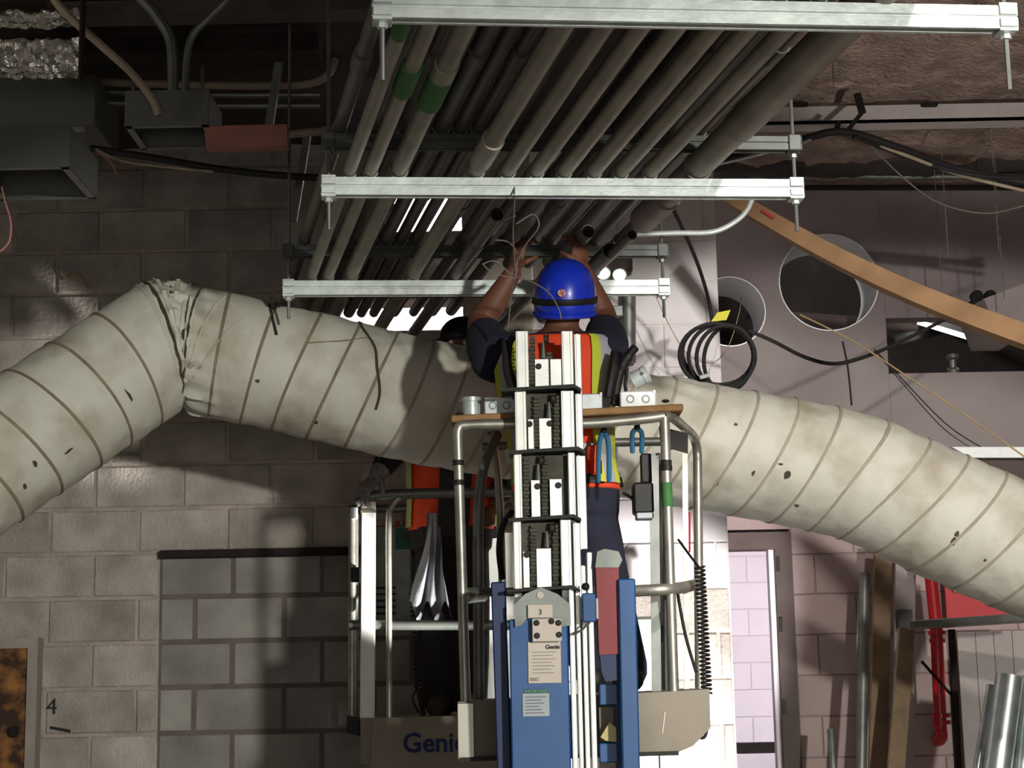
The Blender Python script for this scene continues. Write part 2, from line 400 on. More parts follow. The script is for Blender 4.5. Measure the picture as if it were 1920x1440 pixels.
for z in (1.35, 1.75, 2.05): MB().box((DX1 + .012, YR - .024, z), (.018, .012, .07)).build('hinge', 'dark_plate', df)
# room seen through the doorway
YF = 13.0
wf = struct(MB().box((2.1, YF + .1, 2.0), (2.4, .19, 4.6)).build('wall_far', 'white_mortar'))
for k in range(14):
    course(wf, 1.2, 2.8, .6 + .2 * k, YF - .004, 1.55 if k % 2 else 1.75, lambda x, z: 'white_block', .001)
struct(MB().box((.95, 10.85, 1.9), (.1, 4.2, 3.9)).build('wall_side', 'white_block'))
struct(MB().box((1.9, 10.9, 2.46), (1.8, 4.4, .05)).build('ceiling', 'white_block'))
# threshold rail in the doorway room
t = MB().box((P(1420, 1402, 9.6).x, 9.6, P(1420, 1402, 9.6).z), (.7, .05, .06), ch=.005).build('guard_rail', 'galv_dull'); tagp(t, 'grey rail across the bright doorway beyond the pink wall', 'rail')
# room behind the round openings and behind the rack opening
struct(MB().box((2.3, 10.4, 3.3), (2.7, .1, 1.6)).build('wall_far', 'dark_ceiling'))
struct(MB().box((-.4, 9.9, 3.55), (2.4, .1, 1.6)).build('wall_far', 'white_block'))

# ------------------------------------------------------------------ conduit rack
BARS = [(V((-.285, 3.468, 0)), V((1.133, 3.607, 0))), (V((-.545, 4.798, 0)), V((.877, 4.918, 0))), (V((-.831, 6.079, 0)), V((.590, 6.184, 0)))]
ZB = 2.9
def strut_bar(b, A, B, z, h, wd=.041):      # back-to-back channel with a groove between
    d = (B - A).normalized(); n = V((-d.y, d.x, 0))
    def pt(t, f, zz): return A + d * t + n * f + V((0, 0, zz))
    L = (B - A).length; g = .004
    prof = [(-wd / 2, 0), (-wd / 2, h * .42), (-wd / 2 + g, h * .46), (-wd / 2 + g, h * .54), (-wd / 2, h * .58), (-wd / 2, h), (wd / 2, h), (wd / 2, 0), (.010, 0), (.010, .018), (-.010, .018), (-.010, 0)]
    r0 = [pt(0, f, z + zz) for f, zz in prof]; r1 = [pt(L, f, z + zz) for f, zz in prof]
    k = len(prof); b.add(r0 + r1, [tuple(range(k))[::-1], tuple(range(k, 2 * k))] + [(i, (i + 1) % k, k + (i + 1) % k, k + i) for i in range(k)])
    return d, n
wh = ['nearest, highest in view, crossing the top edge', 'middle, with loose wire knotted round it', 'farthest, right behind the blue helmet']
for i, (A, B) in enumerate(BARS):
    t = thing('strut_trapeze', 'bright galvanized double strut bar with hanger rods, ' + wh[i], 'strut bar', A + V((0, 0, ZB)), 'strut trapezes under the conduit rack')
    b = MB(); d, n = strut_bar(b, A, B, ZB, .053); b.build('strut', 'galv', t)
    for e, q in ((1, A), (-1, B)):
        c = q + d * (.022 * e)
        # U fitting wrapped round the bar end
        f = MB(); f.box(c + V((0, 0, ZB + .0545)), (.042, .052, .008), Matrix((d, n, V((0, 0, 1)))).transposed(), .001)
        f.box(c - n * .0245 + V((0, 0, ZB + .041)), (.04, .007, .020), Matrix((d, n, V((0, 0, 1)))).transposed(), .001)
        f.box(c - n * .0245 + V((0, 0, ZB + .013)), (.04, .007, .020), Matrix((d, n, V((0, 0, 1)))).transposed(), .001)
        f.box(c + V((0, 0, ZB - .003)), (.042, .048, .006), Matrix((d, n, V((0, 0, 1)))).transposed(), .001); f.build('end_bracket', 'galv', t)
        drop = (.115, .10, .085)[i]
        MB().tube([c + V((0, 0, ZB - drop - (.02 if i == 0 else .0))), c + V((0, 0, ZC))], .0058, 8).build('hanger_rod', 'galv_dull', t, True)
        nut = MB().lathe([(0, 0), (.011, 0), (.012, .002), (.012, .011), (.0, .012)], c + V((0, 0, ZB - .018)), n=6); nut.lathe([(0, 0), (.016, 0), (.016, .003), (0, .003)], c + V((0, 0, ZB - .0065)), n=12); nut.build('nut', 'galv', t)
    # the upper tier strut hangs on the same rods
    if i:
        u = MB(); strut_bar(u, A, B, 3.045, .041); o = u.build('upper_strut', 'galv_shaded', t)
        for e, q in ((1, A), (-1, B)):
            c = q + d * (.022 * e)
            MB().box(c + V((0, 0, 3.066)), (.038, .056, .050), Matrix((d, n, V((0, 0, 1)))).transposed(), .003).build('upper_bracket', 'galv_shaded', t)
            MB().lathe([(0, 0), (.012, 0), (.012, .011), (0, .011)], c + V((0, 0, 3.024)), n=6).build('nut', 'galv_dull', t)

DIR = ((BARS[2][0] - BARS[0][0]) / 2.611).normalized(); DIR = V((-.205, 1, 0))
def cpos(x2, z, y):       # axis point at depth y for a conduit whose centre crosses bar 2 at world x2
    y2 = 4.85; return V((x2 + DIR.x * (y - y2), y, z))
ORD = ['leftmost', 'second from the left', 'third from the left', 'fourth from the left', 'fifth from the left', 'sixth from the left', 'seventh from the left', 'eighth from the left', 'ninth from the left', 'tenth from the left', 'eleventh from the left', 'twelfth from the left', 'thirteenth from the left', 'fourteenth from the left', 'fifteenth from the left', 'sixteenth from the left']
def conduit(label, group, px, rad, y0, y1, z0, m='conduit', coup=(), green=(), bars=(0, 1, 2), open_near=False):
    z = z0 + rad + .001; x2 = PZ(px, 330, z).x + DIR.x * (4.85 - PZ(px, 330, z).y) if px > 5 else px
    a, b = cpos(x2, z, y0), cpos(x2, z, y1)
    t = thing('conduit', label, 'conduit', a, group)
    MB().pipe(a, b, rad, rad - .003, 18).build('pipe', m, t, True)
    for yc, ln in coup:
        MB().pipe(cpos(x2, z, yc), cpos(x2, z, yc + ln), rad + .0055, rad - .001, 18).build('coupling', m, t, True)
    for yc, ln in green:
        MB().pipe(cpos(x2, z, yc), cpos(x2, z, yc + ln), rad + .0012 + (.0055 if coup else 0), rad, 18).build('paint_band', 'green_paint', t, True)['label'] = 'band of sprayed green paint'
    for k in bars:
        A, B = BARS[k]; s = (cpos(x2, 0, A.y).x - A.x) / (B.x - A.x); yb = A.y + (B.y - A.y) * s
        if y0 < yb < y1:
            MB().pipe(cpos(x2, z, yb - .008), cpos(x2, z, yb + .008), rad + .004, rad, 14).build('strap_clamp', 'galv_dull', t, True)
    return t
Z1 = ZB + .054
L1 = [(652, .019, 2.6, 7.5, (), ((3.62, .12),)), (690, .021, 2.6, 7.5, ((3.4, .1),), ((3.95, .17),)), (742, .026, 2.6, 7.5, ((3.95, .28),), ((4.03, .2),)), (884, .027, 2.6, 7.3, ((4.55, .2),), ()),
      (944, .024, 2.6, 5.02, (), ()), (998, .023, 2.6, 5.05, ((2.9, .1),), ()), (1051, .022, 2.6, 5.0, (), ()), (1105, .024, 2.6, 5.03, (), ()), (1156, .023, 2.6, 5.06, (), ()), (1211, .023, 2.6, 5.0, (), ())]
for i, (px, r, a, b, cp, gr) in enumerate(L1):
    ex = ' with a green paint band' if gr else (', ending past the middle bar' if b < 5.2 else '')
    conduit('grey lower tier conduit, ' + ORD[i] + ex, 'lower tier conduits', px, r, a, b, Z1, 'conduit', cp, gr)
conduit('thickest grey steel conduit, rightmost of the lower tier, with wide couplings', 'lower tier conduits', 1290, .041, 2.6, 5.45, Z1, 'conduit', ((2.6, 1.92), (5.2, .27)), ())
# open-ended conduits coming the other way
for px, py, lab in ((932, 402, 'open-ended conduit with dark bore up and left of the blue helmet'), (1103, 434, 'open-ended conduit with dark bore right above the blue helmet')):
    r = .0235; z = Z1 + r; e = PZ(px, py, z)
    x2 = e.x - DIR.x * (e.y - 4.85)
    t = thing('conduit', lab, 'conduit', cpos(x2, z, e.y), 'open ended conduits')
    MB().pipe(cpos(x2, z, e.y), cpos(x2, z, 7.3), r, r - .003, 18).build('pipe', 'conduit_dark', t, True)
    MB().pipe(cpos(x2, z, e.y + .35), cpos(x2, z, e.y + .47), r + .004, r, 18).build('coupling', 'conduit_dark', t, True)
# lower tier continuing past the helmet on the right, bent downwards
for px, py, y1, r, lab in ((1145, 470, 6.9, .03, 'thick dark conduit running on behind the blue helmet'), (1185, 440, 6.2, .018, 'short bright conduit stub right of the blue helmet')):
    z = Z1 + r; e = PZ(px, py, z); x2 = e.x - DIR.x * (e.y - 4.85)
    t = thing('conduit', lab, 'conduit', cpos(x2, z, e.y), 'open ended conduits')
    MB().pipe(cpos(x2, z, e.y), cpos(x2, z, y1), r, r - .003, 18).build('pipe', 'conduit_dark', t, True)
    MB().pipe(cpos(x2, z, y1 - .12), cpos(x2, z, y1), r + .005, r, 18).build('coupling', 'galv_dull', t, True)
# upper tier
Z2 = 3.087
ux = [-.50, -.40, -.31, -.255, -.20, -.145, -.09, .0, .085, .17, .25, .33, .41, .49, .58, .68]
for i, x in enumerate(ux):
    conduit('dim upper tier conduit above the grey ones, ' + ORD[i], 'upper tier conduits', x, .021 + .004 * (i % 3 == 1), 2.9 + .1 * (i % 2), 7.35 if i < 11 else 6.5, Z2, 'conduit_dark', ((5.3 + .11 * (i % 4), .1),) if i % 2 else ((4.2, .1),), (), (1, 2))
# bent bright conduit under the upper strut, right of the helmet
pts = spline([P(1190, 440, 6.15), P(1262, 437, 6.15), P(1335, 435, 6.15), P(1378, 416, 6.15), P(1402, 392, 6.15), P(1412, 366, 6.15)], 6)
o = MB().tube(pts, .010, 10).build('bent_conduit', 'galv', None, True); tagp(o, 'thin bright conduit bent upwards left of the leaning board', 'conduit')

# ------------------------------------------------------------------ insulated duct
RD = .236
AX_L = [P(-420, 1130, 5.75), P(318, 640, 6.33)]
AX_R = [P(318, 645, 6.36), P(560, 698, 6.42), P(830, 760, 6.45), P(1250, 826, 6.42), P(1480, 866, 6.40), P(1600, 893, 6.38), P(1700, 935, 6.36), P(1800, 980, 6.33), P(1960, 1046, 6.28), P(2120, 1112, 6.22)]
class Run:
    def __init__(s, pts, n=14, flip=False):
        s.p = spline(pts, n) if len(pts) > 2 else [pts[0].lerp(pts[1], k / 80) for k in range(81)]
        s.l = [0]
        for a, b in zip(s.p, s.p[1:]): s.l.append(s.l[-1] + (b - a).length)
        s.L = s.l[-1]
    def frame(s, t):
        t = max(0, min(s.L, t)); i = min(max(bisect.bisect_left(s.l, t) - 1, 0), len(s.l) - 2)
        q = s.p[i].lerp(s.p[i + 1], (t - s.l[i]) / max(1e-6, s.l[i + 1] - s.l[i]))
        a = s.p[max(i - 2, 0)]; b = s.p[min(i + 3, len(s.p) - 1)]; d = (b - a).normalized()
        f = V((0, -1, 0)); f = (f - d * f.dot(d)).normalized(); u = f.cross(d).normalized()
        if u.z < 0: u = -u
        return q, d, u, f
    def pt(s, t, th, off=0.0):     # th = 0 towards the camera, 90 = up
        q, d, u, f = s.frame(t)
        return q + (u * math.sin(th) + f * math.cos(th)) * (s.rad(t, th) + off)
    def rad(s, t, th): return RD
def wob(t, th, k): return .004 * noise.noise(V((t * 5, math.cos(th) * 1.5, math.sin(th) * 1.5 + k))) + .0022 * noise.noise(V((t * 16, math.cos(th) * 4, math.sin(th) * 4 + k)))
RL, RR = Run(AX_L), Run(AX_R)
def bulge(t, p0, sp): x = ((t - p0) / sp) % 1.0; return .005 * math.sin(math.pi * x) ** .5
BL = [RL.L - .03 - .17 * k for k in range(1, 9)]; BR = [.19 + .152 * k for k in range(24)]
def radL(t, th):
    e = RL.L - t
    pleat = .010 * math.exp(-(e / .05) ** 2) * math.sin(th * 17 + 6 * e)
    return RD + wob(t, th, 3) + bulge(t, BL[0], .17) + pleat - .030 * math.exp(-(e / .025) ** 2)
def radR(t, th):
    pleat = (.011 * math.exp(-(t / .15) ** 2)) * (math.sin(th * 19 + 9 * t) + .5 * math.sin(th * 31 - 4 * t)) * (1 if t < .2 else .5)
    crease = .0
    e = abs(t - 1.98)
    pleat2 = .005 * math.exp(-(e / .10) ** 2) * math.sin(th * 15 + 22 * t)
    return RD + wob(t, th, 9) + bulge(t, BR[0], .152) + pleat + pleat2 - .035 * math.exp(-(t / .03) ** 2)
RL.rad, RR.rad = radL, radR
duct = thing('insulated_duct', 'white wrapped round duct bent downwards, running across in front of the block wall', 'duct', (0, 6.4, 2.2))
# mitre: the end rings lean into the elbow plane
dl = (AX_L[1] - AX_L[0]).normalized(); dr_ = (AX_R[1] - AX_R[0]).normalized()
def run_mesh(run, ns, nt, mit, end):
    rings = []
    for i in range(ns + 1):
        t = run.L * (i / ns); q, d, u, f = run.frame(t); ring = []
        e = (run.L - t) if end else t
        for k in range(nt):
            th = 2 * math.pi * k / nt
            sh = mit * math.sin(th) * RD * max(0, 1 - e / .5)
            v = q + (u * math.sin(th) + f * math.cos(th)) * run.rad(t, th) + d * sh
            ring.append(v)
        rings.append(ring)
    return MB().rings(rings)
run_mesh(RL, 170, 72, .41, True).build('duct_run', 'duct_wrap', duct, True, angle=60)
run_mesh(RR, 330, 72, -.41, False).build('duct_run', 'duct_wrap', duct, True, angle=60)
# bunched wrap filling the elbow
rings = []
c0 = (AX_L[1] + AX_R[0]) / 2
for i in range(9):
    s = (i - 4) / 4; d = dl.lerp(dr_, (s + 1) / 2).normalized(); f = V((0, -1, 0)); f = (f - d * f.dot(d)).normalized(); u = f.cross(d)
    if u.z < 0: u = -u
    rings.append([c0 + d * (s * .06) + d * (-.28 * s * 0) + (u * math.sin(2 * math.pi * k / 60) + f * math.cos(2 * math.pi * k / 60)) * (RD - .006 - .012 * s * s + .010 * math.sin(k * 1.9 + i) + .006 * math.sin(k * .8 + 2 * i)) for k in range(60)])
MB().rings(rings).build('elbow_wrap', 'duct_wrap', duct, True, angle=70)
def band(run, s0, tilt, end_e, bul=0.0, wd=.0075, h=.003, m='duct_tape'):
    b = MB(); n = 64; vs = []
    for k in range(n):
        th = 2 * math.pi * k / n; q = s0 + tilt * RD * math.sin(th) + bul * RD * (math.cos(th) - .5)
        ee = (run.L - q) if end_e else q
        for dq, o in ((-wd, -.003), (-wd * .6, h), (wd * .6, h), (wd, -.003)):
            t = q + dq; fr_ = run.frame(t); sh = (.41 if end_e else -.41) * math.sin(th) * RD * max(0, 1 - ((run.L - t) if end_e else t) / .5)
            vs.append(run.pt(t, th, o) + fr_[1] * sh)
    b.add(vs, [(4 * k + j, 4 * k + j + 1, 4 * ((k + 1) % n) + j + 1, 4 * ((k + 1) % n) + j) for k in range(n) for j in range(3)])
    return b.build('tape_band', m, duct, True)
for s in BL:
    if s > .1: band(RL, s, -.18, True)
for s in BR:
    if s < RR.L - .12: band(RR, s, .20 if s < 1.6 else .34, False, .08 if s < .9 else .24, m='duct_tape' if s < .9 else 'duct_tape_pale')
# folds gathered at the elbow; the dark ones paint shade in the creases
def mit_pt(run, t, th, off, end_e):
    e = (run.L - t) if end_e else t
    return run.pt(t, th, off) + run.frame(t)[1] * ((.41 if end_e else -.41) * math.sin(th) * RD * max(0, 1 - e / .5))
def fold(run, t0, t1, a0, a1, r, m, end_e, name='fold', off=.004):
    pts = [mit_pt(run, t0 + (t1 - t0) * i / 16, R_(a0 + (a1 - a0) * i / 16), off, end_e) for i in range(17)]
    MB().tube(pts, [r * (.35 + .65 * math.sin(math.pi * i / 16) ** .5) for i in range(17)], 6).build(name, m, duct, True)
fold(RL, RL.L - .030, RL.L - .045, -72, 108, .008, 'tear_and_crease', True, off=.0)
fold(RL, RL.L - .050, RL.L - .075, -60, 104, .010, 'duct_wrap', True, off=-.002)
fold(RL, RL.L - .012, RL.L - .006, -70, 104, .013, 'duct_wrap', True, off=.006)
for k, (t1, a1, r, m, o_) in enumerate(((.02, 100, .012, 'duct_wrap', .0), (.05, 96, .006, 'tear_and_crease', .004), (.075, 92, .013, 'duct_wrap', .0), (.115, 80, .012, 'duct_wrap', -.003), (.14, 60, .005, 'tear_and_crease', .003), (.17, 78, .010, 'duct_wrap', -.003), (.24, 70, .009, 'duct_wrap', -.004), (.10, 40, .005, 'tear_and_crease', .003), (.31, 40, .008, 'duct_wrap', -.004))):
    fold(RR, .02, t1, -72 + 2 * k, a1, r, m, False, off=o_)
def patch(run, t, th, a, b_, m='tear_and_crease', name='tear_and_crease', seed=0):
    random.seed(seed); n = 9; pts = []
    for k in range(n):
        r = random.uniform(.6, 1.2); an = 2 * math.pi * k / n
        pts.append(run.pt(t + a * r * math.cos(an), th + b_ * r * math.sin(an) / RD, .0025))
    MB().add(pts, [tuple(range(n))]).build(name, m, duct)
def near(run, px, py):
    best = None
    for i in range(120):
        t = run.L * i / 120
        for k in range(-22, 23):
            th = k * math.pi / 45
            v = run.pt(t, th) - CAM; kk = v.dot(_fw); e = (960 + FPX * v.dot(_R) / kk - px) ** 2 + (720 - FPX * v.dot(_U) / kk - py) ** 2
            if best is None or e < best[0]: best = (e, t, th)
    return best[1], best[2]
for i, (px, py, a, b_) in enumerate(((1471, 886, .013, .018), (1411, 886, .007, .010), (1463, 867, .008, .005), (1488, 946, .012, .007), (1793, 1003, .009, .012), (1788, 1018, .008, .016), (1345, 905, .006, .01), (487, 712, .012, .008), (1842, 1045, .006, .006), (1386, 797, .008, .007), (598, 790, .012, .012))):
    t, th = near(RR, px, py); patch(RR, t, th, a, b_, seed=i)
for i, (px, py, a, b_) in enumerate(((63, 868, .008, .012), (42, 910, .008, .012), (240, 745, .006, .03), (130, 845, .02, .006))):
    t, th = near(RL, px, py); patch(RL, t, th, a, b_, seed=20 + i)
# twisted stain / torn cord on the left half, and the strap end
path = [(672, 605), (690, 622), (700, 650), (706, 690), (708, 730), (702, 765)]
b = MB(); tt = [near(RR, *q) for q in path]
b.tube(spline([RR.pt(t, th, .004) for t, th in tt], 5), .005, 6).build('torn_seam', 'tear_and_crease', duct, True)
b = MB(); tt = [near(RR, *q) for q in ((580, 643), (640, 640), (690, 632))]
b.tube(spline([RR.pt(t, th, .002) for t, th in tt], 5), .003, 6).build('torn_seam', 'duct_tape', duct, True)
tt = [near(RR, *q) for q in ((506, 575), (509, 600), (513, 628))]
s = MB(); pp = [RR.pt(t, th, .006) for t, th in tt]; s.bar(pp[0], pp[1], .010, .004, (0, -1, 0)); s.bar(pp[1], pp[2], .010, .004, (0, -1, 0))
s.build('strap_end', 'alu_dark', duct)

# ------------------------------------------------------------------ upper right: beams, cables
def top(name, mb_, m, label, cat, smooth=False, group=None):
    o = mb_.build(name, m, None, smooth); return tagp(o, label, cat, group)
yq = 7.15
zb = P(1700, 228, yq).z; zt = ZC - .11
ch = MB(); x0, x1 = .95, 4.0
ch.prism([(x0, yq, zt + .06), (x0, yq, zb), (x0, yq + .012, zb), (x0, yq + .012, zt + .06)], (x1 - x0, 0, 0))
ch.prism([(x0, yq, zb), (x0, yq + .11, zb), (x0, yq + .11, zb + .012), (x0, yq, zb + .012)], (x1 - x0, 0, 0))
pl = thing('steel_purlin', 'grey steel channel beam with slotted web under the sprayed ceiling', 'beam', (x0, yq, zb))
ch.build('channel', 'white_panel', pl)
for px in (1500, 1742):
    c = P(px, 196, yq - .002); w2 = .038; h2_ = .012
    MB().prism([c + V((w2 * sx, 0, h2_ * sz)) for sx, sz in ((-1, -.6), (-.7, -1), (.7, -1), (1, -.6), (1, .6), (.7, 1), (-.7, 1), (-1, .6))], (0, .002, 0)).build('web_slot', 'bore', pl)
def blob(name, m, x0, x1, y, z, ry, rz, amp, label, cat):
    rings = []
    nx = int((x1 - x0) / .03)
    for i in range(nx + 1):
        x = x0 + (x1 - x0) * i / nx; r = []
        for k in range(18):
            t = 2 * math.pi * k / 18; n = 1 + amp * noise.noise(V((x * 7, 3 * math.cos(t), 3 * math.sin(t)))) + amp * .6 * noise.noise(V((x * 21, 7 * math.cos(t), 7 * math.sin(t))))
            r.append(V((x, y + ry * n * math.cos(t), z + rz * n * math.sin(t))))
        rings.append(r)
    return top(name, MB().rings(rings), m, label, cat, True)
blob('sprayed_beam', 'fireproofing', .95, 4.0, 7.0, P(1700, 158, 7.0).z + .08, .13, .07, .35, 'lumpy tan fireproofed beam just above the slotted channel', 'beam')
blob('sprayed_beam', 'dark_ceiling', .95, 4.0, 8.25, P(1700, 300, 8.25).z + .02, .14, .09, .2, 'dark beam low against the wall behind the black cables', 'beam')
top('pipe', MB().tube([P(1310, 331, 8.35), P(1990, 331, 8.35)], .018, 12), 'galv_dull', 'grey horizontal pipe high on the right wall', 'pipe', True)
top('pipe', MB().tube([P(1510, 352, 8.45), P(1990, 352, 8.45)], .014, 12), 'rust_dark', 'dark thin pipe below the grey pipe on the right wall', 'pipe', True)
def cable(name, pts, r, m, label, cat='cable', n=8, group=None):
    return top(name, MB().tube(spline([P(*q) for q in pts], n), r, 8), m, label, cat, True, group)
cable('cable_bundle', [(1310, 318, 6.9), (1400, 285, 6.9), (1500, 262, 6.9), (1580, 247, 6.9), (1680, 275, 7.0), (1790, 315, 7.2), (1940, 345, 7.3)], .017, 'rubber', 'thick black cable bundle strapped below the slotted beam', 'cable')
cable('cable', [(1590, 252, 6.92), (1690, 288, 7.02), (1800, 328, 7.2), (1940, 362, 7.3)], .008, 'tan_tube', 'pale brown cable hanging along the thick black bundle')
cable('cable', [(1600, 255, 6.9), (1730, 305, 7.1), (1840, 330, 7.2), (1940, 332, 7.3)], .010, 'rubber', 'thinner black cable sagging under the thick bundle')
cable('cable', [(1330, 312, 6.85), (1400, 296, 6.85), (1480, 276, 6.85), (1520, 262, 6.88)], .006, 'galv', 'short shiny armoured cable beside the rack hanger rod')
cable('cable', [(1630, 270, 6.95), (1690, 330, 7.1), (1760, 380, 7.2), (1850, 400, 7.25), (1940, 380, 7.3)], .003, 'wire', 'thin grey wire in a long slack loop at upper right', 'wire')
sp = MB().bar(P(1607, 176, 6.98), P(1617, 212, 6.95), .03, .012, (0, 1, 0)); sp.bar(P(1617, 210, 6.95), P(1585, 250, 6.9), .018, .01, (0, 1, 0))
top('cable_strap', sp, 'black', 'black strap holding the cable bundle below the beam', 'strap')
top('cable_strap', MB().bar(P(1573, 228, 6.95), P(1566, 250, 6.9), .022, .008, (0, 1, 0)), 'black', 'short black strap left on the cable bundle', 'strap')
cable('rod', [(1590, 55, 4.9), (1540, 105, 5.2), (1490, 155, 5.5), (1455, 190, 5.8)], .003, 'galv', 'thin bright wire slanting beside the thickest conduit', 'wire')
for i, (px, y0, y1, YY) in enumerate(((1775, 345, 480, 7.6), (1870, 330, 470, 7.6), (1880, 425, 560, 7.9), (1765, 480, 570, 8.2), (1560, 90, 160, 6.0))):
    top('hanger_wire', MB().tube([V((P(px + 3, y1, YY).x, YY, ZC)), P(px + 3, y1, YY)], .0022, 6), 'wire', 'thin vertical hanger wire, ' + ('upper right above the leaning board', 'far right above the leaning board', 'far right against the shadow edge', 'lower, just above the strip light', 'right of the rack under the beam')[i], 'wire', False)

# long leaning board crossing the round opening
A = P(1372, 372, 6.75); B = P(1990, 655, 5.6)
bd = MB(); n = 10
prev = None
rings = []
for i in range(n + 1):
    t = i / n; c = A.lerp(B, t) + V((0, 0, -.05 * math.sin(math.pi * t))); d = (B - A).normalized(); u = V((0, -1, 0)); u = (u - d * u.dot(d)).normalized(); v = d.cross(u)
    rings.append([c + u * (.02 * a) + v * ((.032 + .008 * t) * b_) for a, b_ in ((-1, -1), (1, -1), (1, 1), (-1, 1))])
lb = thing('lumber_board', 'long orange-brown wooden board slanting across the large round opening', 'board', A)
bd.rings(rings).build('board', 'lumber', lb)
t_ = MB().bar(A.lerp(B, .105) + V((0, -.024, 0)), A.lerp(B, .15) + V((0, -.024, -.012)), .012, .002, (0, 1, 0)); t_.build('stamp', 'red_panel', lb)['label'] = 'faded red stamp'

# coiled black cable with yellow tag
ck = P(1335, 606, 6.95)
cl = thing('cable_coil', 'hanging coil of black cable with a yellow tag', 'cable', ck)
def loop(px, py, rx, ry, tilt, Y, n=36):
    return [P(px + rx * math.cos(2 * math.pi * k / n) * math.cos(tilt) - ry * math.sin(2 * math.pi * k / n) * math.sin(tilt), py + rx * math.cos(2 * math.pi * k / n) * math.sin(tilt) + ry * math.sin(2 * math.pi * k / n) * math.cos(tilt), Y + .03 * math.sin(2 * math.pi * k / n + tilt)) for k in range(n)]
for (px, py, rx, ry, tl, Y) in ((1345, 667, 71, 60, .1, 6.95), (1353, 668, 62, 61, .12, 6.97), (1360, 670, 54, 60, .1, 6.93), (1366, 672, 46, 62, .14, 6.99), (1346, 664, 67, 57, .2, 7.0)):
    MB().tube(loop(px, py, rx, ry, tl, Y), .0085, 8, closed=True).build('cable_loop', 'rubber', cl, True)
MB().tube(spline([P(1262, 392, 6.4), P(1285, 440, 6.5), P(1310, 500, 6.7), P(1328, 560, 6.9), P(1336, 608, 6.95)], 6), .008, 8).build('hanging_end', 'rubber', cl, True)
MB().tube(spline([P(1404, 620, 6.97), P(1450, 640, 7.0), P(1510, 670, 7.1), P(1565, 682, 7.2), P(1625, 668, 7.3), P(1690, 640, 7.4), P(1760, 605, 7.5), P(1830, 565, 7.6)], 6), .0085, 8).build('cable_run', 'rubber', cl, True)
MB().prism([P(1333, 603, 6.92), P(1345, 586, 6.92), P(1370, 581, 6.92), P(1362, 600, 6.92)], (0, .004, 0)).build('tag', 'yellow_tape', cl)
MB().tube([P(1312, 708, 6.9), P(1330, 703, 6.9)], .009, 8).build('connector', 'galv', cl, True)
cable('string', [(1225, 545, 7.3), (1255, 610, 7.3), (1290, 665, 7.3), (1335, 680, 7.3), (1365, 650, 7.3), (1385, 590, 7.3), (1390, 555, 7.3)], .0018, 'rope', 'thin pale string looping across the hanging cable coil', 'string')
cable('string', [(1500, 590, 7.4), (1600, 640, 7.3), (1700, 705, 7.2), (1810, 778, 7.1), (1940, 870, 7.0)], .0035, 'rope', 'taut yellow string slanting down to the right below the round opening', 'string')
cable('wire', [(1640, 655, 8.594), (1700, 720, 8.56), (1780, 800, 8.52), (1860, 850, 8.5)], .003, 'rubber', 'thin dark wire slanting beside the yellow string', 'wire')
cable('wire', [(1580, 640, 8.594), (1590, 690, 8.594), (1597, 760, 8.594)], .004, 'rubber', 'short dark wire hanging below the large round opening', 'wire')
for i, (y0, y1, r) in enumerate(((470, 455, .03), (590, 612, .035))):
    top('pipe', MB().tube([P(1400, y0, 9.5), P(1720, y1, 9.5)], r, 12), 'brown_steel', ('upper', 'lower')[i] + ' brown pipe seen inside the large round opening', 'pipe', True)
# contents of the opening on the right wall
fx = thing('strip_light', 'lit white strip light beyond the wall opening at right', 'light', P(1790, 620, 9.2))
a, c = P(1738, 606, 9.3), P(1850, 640, 9.0)
MB().bar(a, c, .16, .03).build('diffuser', 'glow', fx); MB().bar(a + V((0, 0, .03)), c + V((0, 0, .03)), .2, .03).build('housing', 'white_panel', fx)
top('pipe', MB().tube([P(1668, 640, 8.8), P(1775, 616, 10.36)], .03, 10), 'rust_dark', 'dark red pipe inside the wall opening', 'pipe', True)
e = thing('double_spotlamp', 'pair of small dark round lamps on a stalk, right of the round opening', 'lamp', P(1840, 560, 8.3))
for px in (1825, 1850):
    MB().lathe([(0, 0), (.022, .0), (.03, .03), (.03, .05), (.0, .05)], P(px, 557, 8.35), (.2, -1, -.1), 14).build('lamp_head', 'black', e, True)
MB().tube([P(1795, 585, 8.5), P(1822, 566, 8.37)], .008, 8).build('stalk', 'black', e, True)
bx_ = MB().prism([P(1845, 560, 8.1), P(1925, 530, 8.1), P(1925, 622, 8.1), P(1870, 622, 8.1)], (0, .49, 0)); top('sheet_metal_duct', bx_, 'white_panel', 'grey sheet metal duct end at the right edge above the wall opening', 'duct')
top('valve', MB().lathe([(0, 0), (.03, 0), (.035, .02), (.02, .03), (.02, .07), (.035, .08), (.03, .1), (0, .1)], V((P(1790, 690, 8.6).x, 8.64, OZ0 + .002)), (.0, -.1, 1), 14), 'galv_dull', 'small grey valve on the ledge of the wall opening', 'valve', True)
# pale rail and brown panel right of the duct
top('ledge_rail', MB().prism([P(1785, 838, 8.45), P(1960, 838, 8.45), P(1960, 858, 8.45), P(1820, 858, 8.45)], (0, .1, 0)), 'box_white', 'white painted rail right of the duct bend', 'rail')
top('brown_panel', MB().prism([P(1820, 862, 8.5), P(1960, 862, 8.5), P(1960, 960, 8.5), P(1850, 960, 8.5)], (0, .04, 0)), 'brown_steel', 'brown panel below the white rail', 'panel')

